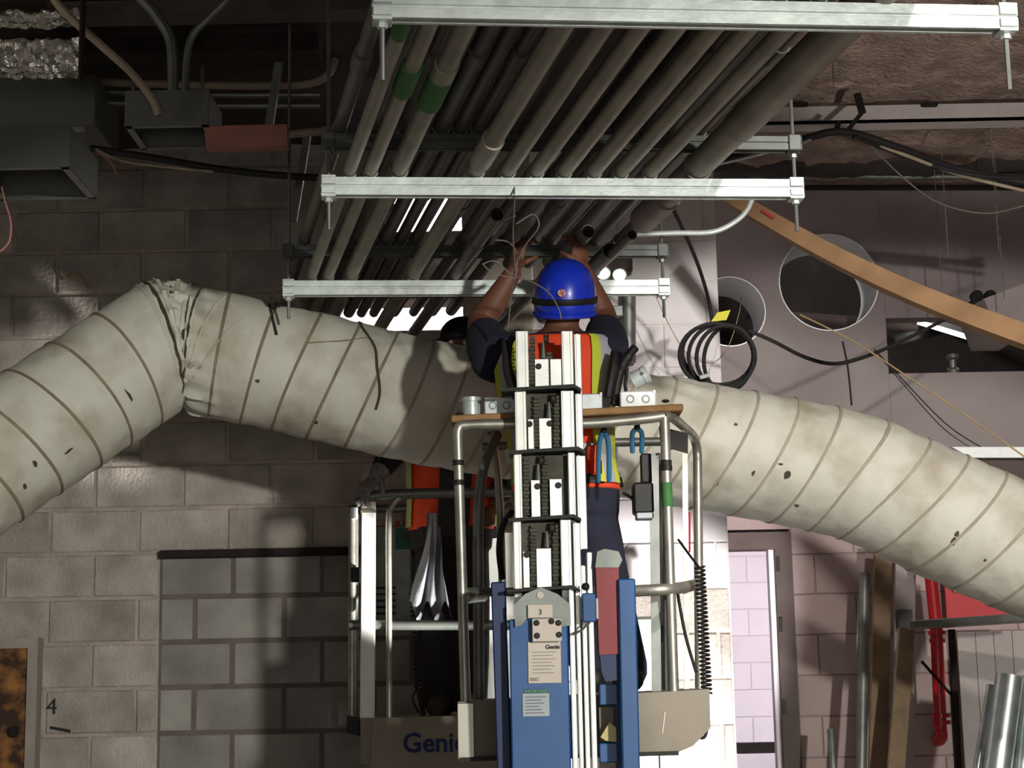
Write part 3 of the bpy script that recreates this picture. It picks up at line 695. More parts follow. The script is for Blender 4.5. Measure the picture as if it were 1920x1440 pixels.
# ------------------------------------------------------------------ lower right: stored material
top('pipe', MB().pipe(P(1621, 1075, 8.3), P(1611, 1640, 8.1), .026, .022, 16), 'galv_dull', 'grey steel pipe standing left of the timber', 'pipe', True)
top('lumber_post', MB().bar(P(1656, 1020, 8.35), P(1640, 1640, 8.2), .085, .04, (0, 1, 0), .003), 'old_lumber', 'upright brown timber between the grey pipe and the leaning timber', 'timber')
top('lumber_post', MB().bar(P(1700, 1178, 8.1), P(1665, 1640, 7.9), .075, .04, (0, 1, 0), .003), 'old_lumber', 'shorter brown timber leaning beside the red pipe', 'timber')
wpt = thing('white_post', 'grey-white post with steel bracket behind the leaning timber', 'post', P(1690, 1640, 8.45))
MB().bar(P(1697, 1030, 8.45), P(1690, 1640, 8.45), .1, .04, (0, 1, 0), .003).build('post', 'white_panel', wpt)
MB().box(P(1695, 1160, 8.40), (.07, .07, .085), ch=.004).build('bracket', 'box_grey', wpt)
top('pipe', MB().pipe(P(1558, 1368, 8.2), P(1574, 1640, 8.0), .018, .015, 12), 'galv_dull', 'short grey pipe end low against the pink wall', 'pipe', True)
rp = thing('red_standpipe', 'bright red standpipe with darker valve fittings below the duct', 'pipe', P(1765, 1390, 8.2))
MB().tube([P(1742, 1050, 8.2), P(1757, 1190, 8.2)], .030, 16).build('pipe', 'red_pipe', rp, True)
MB().tube([P(1756, 1190, 8.2), P(1764, 1370, 8.2)], .030, 16).build('lower_pipe', 'red_pipe', rp, True)
for py, r in ((1190, .042), (1205, .038), (1345, .045), (1358, .045)):
    c = P(1757 + (py - 1190) * .05, py, 8.2); MB().lathe([(0, 0), (r, 0), (r, .018), (0, .018)], c, (0, 0, 1), 14).build('flange', 'red_pipe', rp, True)
MB().tube(spline([P(1764, 1365, 8.2), P(1766, 1382, 8.2), P(1760, 1389, 8.3), P(1757, 1388, 8.6)], 5), .028, 12).build('elbow', 'red_pipe', rp, True)
top('red_sheet', MB().box(P(1850, 1100, 8.5), (.42, .03, .3)), 'red_panel', 'red corrugated sheet above the shelf at right', 'panel')
top('emblem_plate', MB().lathe([(0.02, 0), (.03, 0), (.03, .004), (.02, .004)], P(1795, 1100, 8.47), (0, -1, 0), 18), 'paper', 'small torn white ring label on the red sheet', 'label')
sh = thing('shelf', 'grey steel shelf edge at right in front of the red sheet', 'shelf', P(1820, 1440, 8.0))
MB().bar(P(1722, 1172, 8.0), P(1960, 1156, 7.7), .25, .035, (0, 0, 1), .003).build('board', 'galv_dull', sh)
MB().bar(P(1784, 1180, 8.0), P(1806, 1640, 8.0), .028, .028, (0, 1, 0)).build('leg', 'rust_dark', sh)
MB().bar(P(1728, 1240, 8.0), P(1790, 1310, 8.0), .012, .012, (0, 1, 0)).build('brace', 'rust_dark', sh)
wp = thing('corrugated_sheet', 'pale ribbed sheet standing under the shelf', 'panel', P(1870, 1440, 8.4))
c = P(1790, 1185, 8.45)
for k in range(9): MB().box((c.x + .03 + .045 * k, 8.45 + .008 * (k % 2), c.z - .55), (.044, .02, 1.1)).build('rib', 'white_panel', wp)
for i, (x0, y0, x1, y1, Y, lab) in enumerate(((1893, 1268, 1845, 1640, 7.3, 'shiny steel pipe leaning at the lower right, the middle one'), (1860, 1285, 1800, 1640, 7.45, 'thinner leaning steel pipe, leftmost at the lower right'), (1935, 1272, 1900, 1640, 7.35, 'shiny leaning steel pipe cut by the right frame edge'))):
    top('steel_pipe', MB().pipe(P(x0, y0, Y), P(x1, y1, Y - .1), (.058, .022, .058)[i], (.054, .019, .054)[i], 20), 'steel', lab, 'pipe', True, 'leaning steel pipes')
# twin emergency lamp and pipes on the pier
em = thing('emergency_light', 'twin-head emergency light glowing right of the blue helmet', 'light', P(1148, 530, 7.5))
for px, py in ((1131, 512), (1162, 516)):
    MB().lathe([(0, .02), (.026, .02), (.033, 0.01), (.033, -.06), (.02, -.08), (0, -.08)], P(px, py, 7.45), (-.1, -1, -.25), 16).build('lamp_head', 'box_white', em, True)
    MB().lathe([(0, .024), (.027, .024), (.027, .018), (0, .018)], P(px, py, 7.45), (-.1, -1, -.25), 16).build('lens', 'glow', em, True)
MB().box(P(1152, 498, 7.6), (.16, .1, .08), ch=.008).build('housing', 'brown_steel', em)
for i, (px, y0, y1, r) in enumerate(((1132, 560, 640, .02), (1178, 556, 640, .035))):
    top('pipe', MB().tube([P(px, y0 - 15, 7.694 - r), P(px, y1 + 40, 7.694 - r)], r, 12), 'galv_dull', ('thin', 'thick')[i] + ' grey pipe on the pier beside the raised right arm', 'pipe', True)
top('junction_box', MB().box(P(1155, 585, 7.62), (.06, .06, .05), ch=.003), 'galv_dull', 'small grey box between the two pier pipes', 'box')
# pale blue frame panel by the pier
pbn = thing('frame_panel', 'pale blue framed panel standing behind the lift basket', 'panel', P(1210, 1440, 7.35))
a = P(1160, 1160, 7.35); c = P(1232, 1160, 7.35)
MB().box(((a.x + c.x) / 2, 7.36, a.z - .5), (c.x - a.x, .015, 1.0)).build('sheet', 'pale_blue', pbn)
for x in (a.x, c.x): MB().box((x, 7.35, a.z - .5), (.015, .04, 1.02)).build('stile', 'galv_dull', pbn)
MB().box(((a.x + c.x) / 2, 7.35, a.z), (c.x - a.x + .06, .05, .012)).build('top_rail', 'alu_dark', pbn)

# ------------------------------------------------------------------ upper left: boxes and pipes
def open_box(name, px0, px1, py0, py1, Y, D, label, m='box_grey'):
    a, c = P(px0, py0, Y), P(px1, py1, Y); x0, x1, z1, z0 = a.x, c.x, a.z, c.z; t = thing(name, label, 'box', (x0, Y, z0)); w_ = .008
    MB().box(((x0 + x1) / 2, Y, (z0 + z1) / 2), (x1 - x0, .006, z1 - z0)).build('front', m, t)
    MB().box(((x0 + x1) / 2, Y + D, (z0 + z1) / 2), (x1 - x0, .006, z1 - z0)).build('back', m, t)
    for x in (x0, x1): MB().box((x, Y + D / 2, (z0 + z1) / 2), (.006, D, z1 - z0)).build('side', m, t)
    MB().box(((x0 + x1) / 2, Y + D / 2, z1), (x1 - x0, D, .006)).build('top', m, t)
    l = MB(); l.box(((x0 + x1) / 2, Y + .010, z0), (x1 - x0, .02, .004)); l.box(((x0 + x1) / 2, Y + D - .005, z0), (x1 - x0, .014, .004))
    for x in (x0 + .011, x1 - .011): l.box((x, Y + D / 2, z0), (.022, D, .004))
    l.build('lip', 'galv_dull', t); return t
open_box('electrical_box', 236, 390, 172, 234, 5.5, .25, 'open-bottomed grey electrical box with conduits entering its top')
open_box('electrical_box', -60, 128, 240, 312, 4.6, .32, 'larger open-bottomed grey box at the left edge', 'box_grey')
top('wood_block', MB().prism([P(383, 236, 5.52), P(538, 233, 5.52), P(539, 274, 5.52), P(386, 277, 5.52)], (0, .05, 0)), 'pink_wood', 'pinkish wooden block beside the open electrical box', 'block')
top('pipe', MB().tube([P(538, 252, 5.58), P(596, 247, 5.6), P(640, 238, 5.65)], .014, 10), 'tan_tube', 'short pale pipe stub right of the pinkish block', 'pipe', True)
cable('flexible_conduit', [(30, -170, 5.28), (92, -20, 5.3), (130, 30, 5.32), (190, 85, 5.35), (245, 135, 5.4), (285, 185, 5.44), (297, 215, 5.46)], .014, 'tan_tube', 'tan flexible conduit curving into the front of the electrical box', 'conduit')
cable('conduit_bend', [(195, -190, 5.62), (250, -30, 5.62), (290, 25, 5.62), (318, 70, 5.62), (324, 120, 5.62), (324, 176, 5.62)], .020, 'galv_dull', 'thick dark conduit bending down into the electrical box top', 'conduit')
cable('conduit_bend', [(520, -150, 5.62), (440, -20, 5.62), (395, 30, 5.62), (362, 65, 5.62), (350, 110, 5.62), (347, 176, 5.62)], .013, 'galv_dull', 'thinner conduit bending into the electrical box top from the right', 'conduit')
top('hanger_rod', MB().tube([V((P(152, 150, 5.2).x, 5.2, ZC)), P(152, 150, 5.2)], .010, 8), 'rust_dark', 'dark red vertical rod at the upper left', 'rod', True)
for i, (py, r, m, lab) in enumerate(((160, .016, 'tan_tube', 'pale horizontal pipe behind the electrical box, upper'), (178, .012, 'galv_dull', 'thin horizontal pipe behind the electrical box, middle'), (198, .012, 'galv_dull', 'thin horizontal pipe behind the electrical box, lowest'))):
    pts = [P(185, py - 6, 6.6), P(400, py, 6.6), P(540, py, 6.6)] + ([P(590, py - 6, 6.6), P(618, py - 25, 6.6), P(628, py - 50, 6.6)] if i == 0 else [P(600, py, 6.6)])
    top('pipe', MB().tube(spline(pts, 6), r, 10), m, lab, 'pipe', True)
top('ceiling_beam', MB().box(P(330, 92, 6.2), (1.1, .12, .07)), 'rust_dark', 'dim reddish beam under the dark ceiling at upper left', 'beam')
top('ceiling_beam', MB().box(P(400, 22, 5.95), (1.2, .12, .05)), 'brown_steel', 'dim steel beam at the top edge left of the rack', 'beam')
top('strut_post', MB().bar(P(540, 10, 6.3), P(505, 235, 6.3), .03, .03, (0, 1, 0)), 'galv_dull', 'slanting perforated strut left of the conduit rack', 'strut')
for i, (px, y0, px1, y1) in enumerate(((577, 250, 550, 415), (655, -20, 640, 70), (245, 0, 250, 170), (380, 0, 380, 170))):
    top('strut_rod', MB().bar(P(px, y0, 6.4), P(px1, y1, 6.4), (.028, .02, .012, .012)[i], .02, (0, 1, 0)), 'galv_dull', ('slanting dim strut left of the middle strut bar', 'dim vertical pipe left of the nearest strut bar', 'thin dim rod left of the electrical box conduits', 'thin dim rod right of the electrical box conduits')[i], 'strut')
cable('cable_bundle', [(170, 278, 6.2), (300, 298, 6.2), (420, 318, 6.2), (540, 330, 6.2), (620, 333, 6.2)], .014, 'rubber', 'dark cable bundle sagging below the electrical box')
cable('cable', [(180, 280, 6.15), (230, 302, 6.15), (300, 312, 6.15), (400, 322, 6.15)], .005, 'tan_tube', 'thin brown cable under the dark bundle at left')
cable('cable', [(180, 282, 6.1), (205, 300, 6.1), (219, 326, 6.1)], .004, 'pink_wood', 'short pink wire end below the left cable bundle', 'wire')
cable('string', [(3, 350, 4.5), (10, 380, 4.5), (20, 415, 4.5), (18, 450, 4.5), (2, 470, 4.5), (-20, 478, 4.5)], .0028, 'pink_wood', 'pinkish cord hanging at the left edge below the grey box', 'cord')
cable('hook', [(165, 540, 7.693), (152, 520, 7.68), (135, 512, 7.67), (122, 518, 7.67), (126, 530, 7.68)], .005, 'rope', 'small tan hook on the dark block wall', 'hook')
top('sheet_metal_duct', MB().box(P(60, 188, 6.4) + V((-.25, .2, 0)), (1.0, .4, .21), ch=.006), 'box_grey', 'dark rectangular duct behind the left grey box', 'duct')
top('angle_bar', MB().bar(P(-40, 241, 5.4), P(160, 243, 5.4), .02, .012), 'galv_dull', 'dim steel angle above the left grey box', 'bar')
for i, (y0, y1) in enumerate(((18, 40), (72, 136))):
    b = MB(); nx, nz = 60, 10; vs = []
    for j in range(nz + 1):
        for k in range(nx + 1):
            q = P(-80 + 230 * k / nx, y0 + (y1 - y0) * j / nz, 5.75)
            vs.append(q + V((0, .035 * noise.noise(V((q.x * 26, q.z * 40, i * 5))) + .015 * noise.noise(V((q.x * 70, q.z * 90, 2))), .01 * noise.noise(V((q.x * 30, 3, i))))))
    n_ = len(vs); vs += [q + V((0, .06, 0)) for q in vs]; W = nx + 1
    fs = [(j * W + k, j * W + k + 1, (j + 1) * W + k + 1, (j + 1) * W + k) for j in range(nz) for k in range(nx)]
    fs += [tuple(q + n_ for q in f[::-1]) for f in fs]
    b.add(vs, fs)
    top('foil_wrap', b, 'foil', ('thin upper', 'wider lower')[i] + ' band of crinkled shiny foil at the top left corner', 'foil', True)
# knotted wire on the middle bar
def wirepts(l): return spline([P(*q) for q in l], 8)
wr_ = thing('tie_wire', 'tangled thin wire hanging from the middle strut bar to the worker', 'wire', P(964, 600, 4.95))
for l in ([(964, 336, 4.83), (965, 372, 4.85), (962, 440, 5.0), (965, 500, 5.1), (958, 560, 5.2), (952, 620, 5.25)],
          [(968, 420, 5.0), (1000, 402, 5.0), (1010, 425, 5.0), (985, 460, 5.05), (965, 500, 5.1)],
          [(930, 450, 5.0), (955, 455, 5.05), (970, 480, 5.1), (965, 525, 5.1)],
          [(905, 495, 5.05), (930, 490, 5.05), (960, 515, 5.1), (1000, 530, 5.2), (1030, 550, 5.25), (1048, 580, 5.25), (1052, 598, 5.25)],
          [(905, 495, 5.05), (925, 512, 5.05), (965, 522, 5.1)], [(925, 440, 5.05), (945, 415, 5.0), (966, 405, 4.95)]):
    MB().tube(wirepts(l), .0022, 6).build('wire_strand', 'wire', wr_, True)
MB().tube([V(q) for q in (PZ(964, 368, 2.895) + V((0, -.025, 0)), PZ(964, 340, 2.97) + V((0, -.03, 0)))], .003, 6).build('wire_knot', 'wire', wr_, True)

# ------------------------------------------------------------------ mast lift in front
def pbox(b, x0, y0, x1, y1, Y, D, ch=0.0):      # upright box whose front face shows as the rectangle
    a, c = P(x0, (y0 + y1) / 2, Y), P(x1, (y0 + y1) / 2, Y); t, u = P((x0 + x1) / 2, y0, Y), P((x0 + x1) / 2, y1, Y)
    return b.box(((a.x + c.x) / 2, Y + D / 2, (t.z + u.z) / 2), (c.x - a.x, D, t.z - u.z), None, ch)
lift = thing('personnel_lift', 'blue aluminium mast lift with basket in front of the worker in blue helmet', 'lift', (P(1020, 1200, 5.1).x, 5.1, 0))
def LP(name, m, mb_, parent=lift, smooth=False): return mb_.build(name, m, parent, smooth)
def chain(px, y0, y1, Y):
    b = MB(); k = 0; y = y0
    while y < y1:
        pbox(b, px - (6 if k % 2 else 4.5), y, px + (6 if k % 2 else 4.5), min(y + 6, y1), Y, .012); y += 7; k += 1
    return b
SEC = [  # y0, y1, depth, left rail, right rail, side strip, plates, bolts, chains
    (620, 726, 5.20, (968, 992), (1054, 1076), (1078, 1091), ((1003, 673, 1029, 726), (1032, 673, 1053, 726)), ((1010, 687),), (998, 1030)),
    (732, 842, 5.13, (966, 988), (1053, 1078), (1080, 1094), ((990, 786, 1001, 842), (1011, 784, 1034, 842)), ((993, 795), (1031, 794)), (1006, 1044)),
    (848, 970, 5.06, (964, 980), (1066, 1080), (1082, 1100), ((996, 900, 1013, 970), (1031, 898, 1054, 970)), ((1008, 912), (1047, 910)), (987, 1022)),
    (974, 1102, 4.99, (963, 979), (1052, 1073), (1076, 1090), ((981, 1034, 993, 1102), (1006, 1028, 1034, 1102)), ((988, 1040),), (1000, 1042))]
for y0, y1, Y, lr, rr, ss, plates, bolts, chs in SEC:
    sec = LP('mast_section', 'alu_dark', pbox(MB(), lr[0] + 4, y0 + (54 if y0 < 700 else 6), rr[1] + 2, y1 + 60, Y + .036, .012))
    for a, c in (lr, rr):
        b = pbox(MB(), a, y0, c, y1 + 60, Y, .05, .002); wd = (c - a)
        pbox(b, a + wd * .15, y0 + 1, a + wd * .30, y1 + 60, Y - .003, .004); pbox(b, a + wd * .75, y0 + 1, a + wd * .9, y1 + 60, Y - .003, .004)
        LP('mast_rail', 'alu', b, sec)
    b = pbox(MB(), ss[0], y0 + 6, ss[1], y1 + 60, Y + .012, .05, .002); pbox(b, ss[0] + 4, y0 + 6, ss[0] + 7, y1 + 60, Y + .009, .004); LP('side_channel', 'alu', b, sec)
    for q in plates: LP('bright_plate', 'alu', pbox(MB(), *q, Y + .008, .03, .001), sec)
    for px, py in bolts: LP('bolt_head', 'black', MB().lathe([(0, .006), (.008, .006), (.0095, .003), (.0095, -.006), (0, -.006)], P(px, py, Y + .006), (0, -1, 0), 12), sec, True)
    for px in chs: LP('lift_chain', 'alu_dark', chain(px, y0 + (40 if y0 < 700 and px > 1010 else 10), y1 - 4, Y + .014), sec)
    c = (chs[0] + chs[1]) / 2 + 4
    LP('chain_anchor', 'galv_dull', MB().tube([P(c, y0 + 22, Y + .01), P(c, y0 + 52, Y + .012)], [.004, .009], 8), sec, True)
    LP('pulley', 'alu_dark', MB().lathe([(0, .008), (.017, .008), (.013, .003), (.013, -.003), (.017, -.008), (0, -.008)], P(chs[1] - 6, y0 + 16, Y + .02), (1, 0, 0), 16), sec, True)
for py, x0, x1, Y in ((726, 940, 1090, 5.10), (843, 955, 1098, 5.03), (970, 953, 1090, 4.96), (1103, 950, 1088, 4.90)):
    b = MB(); b.prism([P(x0, py + 2, Y), P(x1 - 14, py - 6, Y), P(x1, py + 2, Y), P(x1, py + 6, Y), P(x1 - 14, py, Y), P(x0, py + 8, Y)], (0, .10, 0)); LP('cap_plate', 'dark_plate', b)
# blue column
col = LP('base_column', 'blue_paint', pbox(MB(), 964, 1160, 1077, 2200, 4.90, .11, .004))
b = MB(); b.prism([P(*q, 4.885) for q in ((966, 1176), (964, 1134), (984, 1114), (1014, 1101), (1046, 1114), (1068, 1132), (1070, 1172), (1052, 1176), (1038, 1160), (988, 1160), (978, 1172))], (0, .02, 0)); LP('cap_bracket', 'galv_dull', b, col)
LP('bracket_hole', 'label', MB().lathe([(0, .002), (.010, .002), (.010, 0), (0, 0)], P(1013, 1116, 4.883), (0, -1, 0), 14), col)
o = LP('number_plate', 'label', pbox(MB(), 990, 1134, 1036, 1158, 4.872, .004), col); text('3', .022, P(1013, 1148, 4.8705), 'ink', col)
LP('bolt_plate', 'label', pbox(MB(), 998, 1160, 1053, 1203, 4.868, .006, .002), col)
for px, py in ((1006, 1168), (1034, 1165), (1047, 1168), (1007, 1192), (1048, 1190)): LP('bolt_head', 'black', MB().lathe([(0, .006), (.006, .006), (.0085, .003), (.0085, 0), (0, 0)], P(px, py, 4.868), (0, -1, 0), 12), col, True)
sh_ = LP('instruction_sheet', 'label', pbox(MB(), 990, 1203, 1052, 1281, 4.894, .004, .001), col)
text('Genie', .017, P(1036, 1213, 4.8925), 'ink', col, bold=.0004); text('RISC', .013, P(1003, 1274, 4.8925), 'ink_grey', col)
for k in range(7): LP('printed_line', 'ink_grey', pbox(MB(), 998, 1222 + 6.5 * k, 1044 - (k * 7) % 12, 1223 + 6.5 * k, 4.8930, .001), col)
LP('warning_label', 'label_green', pbox(MB(), 983, 1292, 1028, 1301, 4.896, .003), col); text('IMPORTANT', .012, P(1005, 1296.5, 4.8945), 'ink_green', col)
LP('info_label', 'label_grey', pbox(MB(), 980, 1300, 1030, 1343, 4.895, .003), col)
for k in range(6): LP('printed_line', 'ink_grey', pbox(MB(), 985, 1306 + 6 * k, 1024 - (k * 9) % 14, 1307.4 + 6 * k, 4.8938, .001), col)
# extruded columns right of the blue cover
for i, (x0, x1, yt, Y) in enumerate(((1079, 1090, 1104, 4.93), (1092, 1101, 1098, 4.96), (1103, 1113, 1060, 5.0), (1115, 1126, 1035, 5.02))):
    b = pbox(MB(), x0, yt, x1, 2200, Y, .04, .002); pbox(b, x0 + 3, yt, x0 + 5.5, 2200, Y - .003, .004); LP('outer_extrusion', 'alu', b)
LP('side_slot', 'alu_dark', pbox(MB(), 1099, 1040, 1104, 2200, 5.03, .03))
# blue side posts
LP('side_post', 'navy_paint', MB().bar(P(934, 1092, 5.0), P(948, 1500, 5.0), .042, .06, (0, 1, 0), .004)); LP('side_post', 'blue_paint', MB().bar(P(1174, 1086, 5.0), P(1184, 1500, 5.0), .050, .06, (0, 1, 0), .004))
LP('inner_post', 'navy_paint', MB().bar(P(1153, 1200, 5.12), P(1163, 1500, 5.12), .022, .06, (0, 1, 0)))  # narrow navy bar just left of the blue side post
for y0, y1 in ((1282, 1322), (1393, 1430)): LP('cross_member', 'blue_paint', pbox(MB(), 1124, y0, 1158, y1, 5.08, .04, .003))
LP('grey_bracket', 'tray', pbox(MB(), 1124, 1326, 1158, 1390, 5.12, .03))
LP('torn_sticker', 'paper', MB().prism([P(*q, 5.07) for q in ((1126, 1382), (1143, 1354), (1155, 1364), (1156, 1391), (1136, 1389))], (0, .003, 0)))
# red battery cover with grey cap, small blue box
rb = LP('red_case', 'red_box', MB().prism([P(*q, 4.99) for q in ((1117, 1064), (1160, 1062), (1162, 1226), (1124, 1228))], (0, .08, 0)))
LP('case_cap', 'galv_dull', MB().prism([P(*q, 4.985) for q in ((1116, 1064), (1120, 1034), (1134, 1029), (1160, 1034), (1167, 1050), (1160, 1064))], (0, .08, 0)), rb)
LP('case_foot', 'navy_paint', MB().prism([P(*q, 5.0) for q in ((1125, 1228), (1160, 1226), (1160, 1275), (1135, 1278), (1128, 1260))], (0, .06, 0)), rb)
sb = LP('switch_box', 'blue_paint', pbox(MB(), 1092, 1112, 1118, 1166, 4.9, .05, .003)); LP('switch_label', 'label', pbox(MB(), 1117, 1122, 1122, 1160, 4.905, .03), sb)
LP('knob', 'dark_plate', MB().ball(P(1098, 1100, 4.93), .012, 10), sb, True); LP('latch_wire', 'galv_dull', MB().tube([P(1073, 1190, 4.89), P(1090, 1182, 4.89), P(1106, 1166, 4.9)], .004, 6), sb, True)
# chassis on the floor (below the picture)
LP('chassis', 'blue_paint', MB().box((P(1040, 1200, 5.1).x, 5.25, .2), (.62, 1.0, .16), None, .02))
for sx in (-.3, .3):
    for yy in (4.85, 5.65): LP('wheel', 'rubber', MB().lathe([(0, -.03), (.09, -.03), (.1, -.015), (.1, .015), (.09, .03), (0, .03)], (P(1040, 1200, 5.1).x + sx, yy, .1), (1, 0, 0), 20), lift, True)

# basket
TR = .0155
def tb(name, pts, r=TR, m='tube', par=lift, smooth=True, n=5): return LP(name, m, MB().tube(spline([P(*q) for q in pts], n) if len(pts) > 2 else [P(*q) for q in pts], r, 12), par, smooth)
FY, BY = 5.24, 5.82
tb('front_post', [(858, 812, FY), (873, 1316, FY)]); tb('front_post', [(1246, 782, FY), (1264, 1306, FY)])
tb('top_rail', [(858, 822, FY), (860, 804, FY), (874, 797, FY), (960, 795, FY), (1100, 794, FY), (1200, 786, FY), (1246, 780, FY)], TR * 1.05)
tb('side_rail', [(1244, 780, FY), (1262, 784, 5.28), (1285, 803, 5.5), (1301, 820, 5.62), (1307, 845, 5.66), (1308, 870, 5.66)]); tb('rear_post', [(1308, 865, 5.66), (1312, 1302, 5.66)])
tb('rear_post', [(1240, 850, BY), (1246, 1300, BY)], .018, 'galv_dull'); tb('rear_rail', [(905, 838, BY), (1070, 832, BY), (1240, 828, BY)], TR, 'galv_dull')
LP('flat_bar', 'tube', MB().bar(P(1284, 850, 5.6), P(1288, 1302, 5.6), .018, .008, (0, 1, 0))); LP('flat_bar', 'galv_dull', MB().bar(P(1226, 850, 5.5), P(1231, 1300, 5.5), .03, .008, (0, 1, 0)))
LP('hinge_plate', 'dark_plate', MB().prism([P(*q, 5.45) for q in ((1236, 800), (1290, 812), (1290, 850), (1262, 842), (1240, 850))], (0, .01, 0)))
tb('curved_post', [(898, 1312, 5.4), (897, 1120, 5.4), (897, 960, 5.4), (906, 880, 5.42), (922, 840, 5.45), (932, 815, 5.5)], .0165, 'galv_dull'); tb('curved_post', [(946, 1310, 5.7), (940, 1020, 5.7), (934, 900, 5.65), (928, 850, 5.6), (920, 812, 5.55)], .013)
tb('mid_rail', [(872, 1122, FY), (905, 1118, 5.4)], .018); tb('mid_rail', [(1186, 1108, FY), (1262, 1104, FY), (1304, 1096, 5.5), (1310, 1092, 5.6)], .018); tb('mid_rail', [(873, 1110, FY), (1000, 1110, 5.45), (1190, 1108, FY)], .014, 'galv_dull')
LP('paint_mark', 'green_paint', MB().tube([P(1250, 905, FY - .001), P(1252, 950, FY - .001)], TR + .001, 12), lift, True)
for px, py in ((859, 868), (1249, 868), (1250, 878), (860, 905)): LP('tube_joint', 'dark_plate', MB().tube([P(px, py - 5, FY), P(px, py + 5, FY)], TR + .002, 12), lift, True)
b = MB(); b.prism([P(*q, 5.2) for q in ((858, 1316), (955, 1312), (1190, 1300), (1268, 1296), (1330, 1292), (1332, 1365), (1300, 1398), (1272, 1410), (1100, 1414), (862, 1422))], (0, .66, 0)); tray = LP('platform_tray', 'tray', b)
LP('tray_leg', 'tube', pbox(MB(), 858, 1318, 889, 1424, 5.185, .02, .002), tray)
LP('tray_edge', 'dark_plate', MB().bar(P(862, 1424, 5.19), P(1272, 1412, 5.19), .02, .012), tray)
LP('scratch', 'label', MB().bar(P(1247, 1335, 5.198), P(1242, 1375, 5.198), .003, .002, (0, 1, 0)), tray)
# coiled control cord
def coil(x0, y0, x1, y1, Y, r, turns, tr, name, par):
    pts = []; n = int(turns * 10); a, c = P(x0, y0, Y), P(x1, y1, Y)
    for k in range(n + 1):
        t = k / n; an = 2 * math.pi * turns * t; pts.append(a.lerp(c, t) + V((r * math.cos(an), r * math.sin(an), 0)))
    return MB().tube(pts, tr, 6).build(name, 'rubber', par, True)
coil(1312, 1062, 1325, 1300, 5.3, .015, 30, .0034, 'coiled_cord', lift)
tb('cord_tail', [(1325, 1298, 5.3), (1328, 1340, 5.3), (1322, 1380, 5.3), (1308, 1378, 5.3), (1303, 1345, 5.28), (1309, 1312, 5.28)], .005, 'rubber'); tb('cord_lead', [(1272, 1012, 5.5), (1285, 1030, 5.45), (1300, 1050, 5.35), (1311, 1064, 5.3)], .004, 'rubber'); tb('cord_lead', [(1270, 1110, 5.35), (1285, 1190, 5.33), (1305, 1260, 5.3)], .005, 'rubber')
tb('red_lead', [(1293, 960, 5.45), (1293, 1035, 5.4)], .003, 'red_pipe')
cb = LP('control_box', 'black', pbox(MB(), 1188, 904, 1226, 962, 5.32, .09, .006)); LP('control_stalk', 'black', pbox(MB(), 1202, 850, 1222, 905, 5.34, .05, .004), cb); LP('control_base', 'label_grey', pbox(MB(), 1194, 961, 1226, 972, 5.32, .08, .003), cb); tb('control_lead', [(1170, 925, 5.4), (1182, 932, 5.36), (1192, 942, 5.33)], .005, 'rubber', cb)
# black cable looped beside the mast head
tb('hose', [(946, 640, 5.3), (950, 700, 5.24), (962, 735, 5.2), (975, 760, 5.2)], .010, 'rubber'); tb('hose', [(975, 622, 5.28), (957, 640, 5.3), (953, 680, 5.28), (964, 722, 5.24), (972, 740, 5.22)], .011, 'rubber'); tb('hose', [(960, 960, 5.2), (943, 985, 5.25), (936, 1030, 5.28), (942, 1085, 5.25)], .010, 'rubber')

# wooden plank lying across the basket rail
plk = thing('plank', 'wooden plank lying across the basket rail with metal boxes on it', 'board', P(1060, 780, 5.3))
a, c = P(846, 786, 5.26), P(1281, 764, 5.26)
b = MB(); b.bar(a + V((0, .085, 0)), c + V((0, .085, 0)), .19, .022, (0, 0, 1), .004); b.build('board', 'plywood', plk)
for px, py in ((862, 776), (1218, 758), (1248, 752)): MB().ball(P(px, py, 5.3), .010, 8, 1.3, 1, .6).build('splinter', 'rust_dark', plk)
def onplank(px): 
    t = (px - 846) / (1281 - 846); return 786 + (764 - 786) * t - 5
# fittings on the plank
def fitting_box(px0, px1, h, Y, m, label, knock=2):
    yb = onplank((px0 + px1) / 2); y1 = yb; y0 = yb - h
    t = thing('junction_box', label, 'box', P((px0 + px1) / 2, y1, Y + .04), 'metal boxes on the plank')
    pbox(MB(), px0, y0, px1, y1, Y, .09, .003).build('body', m, t)
    for k in range(knock):
        px = px0 + (px1 - px0) * (k + .65) / (knock + .3)
        MB().lathe([(0.0085, .0006), (.011, .0012), (.0135, .0006), (.0135, -.001), (.0085, -.001)], P(px, (y0 + y1) / 2, Y), (0, -1, 0), 18).build('knockout', 'galv_dull', t, True)
    pbox(MB(), px1 - 5, y0 - 2, px1 - 1, y0 + 5, Y - .003, .004).build('tab', m, t)
fitting_box(908, 966, 32, 5.28, 'box_steel', 'grey metal junction box left of the mast on the plank')
fitting_box(1090, 1130, 30, 5.28, 'box_steel', 'dull metal junction box right beside the mast on the plank', 0)
fitting_box(1163, 1230, 30, 5.28, 'box_white', 'brightest white metal box at the right of the plank')
def coupling(label, base, axis, r, h, m='galv'):
    t = thing('conduit_coupling', label, 'coupling', base, 'couplings on the plank'); ax = V(axis).normalized()
    MB().lathe([(r * .86, 0), (r * .95, 0), (r * .95, h * .74), (r * 1.04, h * .76), (r * 1.04, h), (r * .88, h), (r * .86, 0)], base, ax, 24).build('body', m, t, True)
    MB().lathe([(0, h * .5), (r * .87, h * .5)], base, ax, 24).build('inside', 'bore', t)
    s_ = base + ax * h * .85 + basis(ax)[0] * r * 1.04
    MB().lathe([(0, 0), (.004, 0), (.004, .008), (0, .008)], s_, basis(ax)[0], 8).build('set_screw', 'galv_dull', t)
coupling('short shiny steel coupling standing at the left end of the plank', P(884, 779, 5.32), (0, 0, 1), .030, .056)
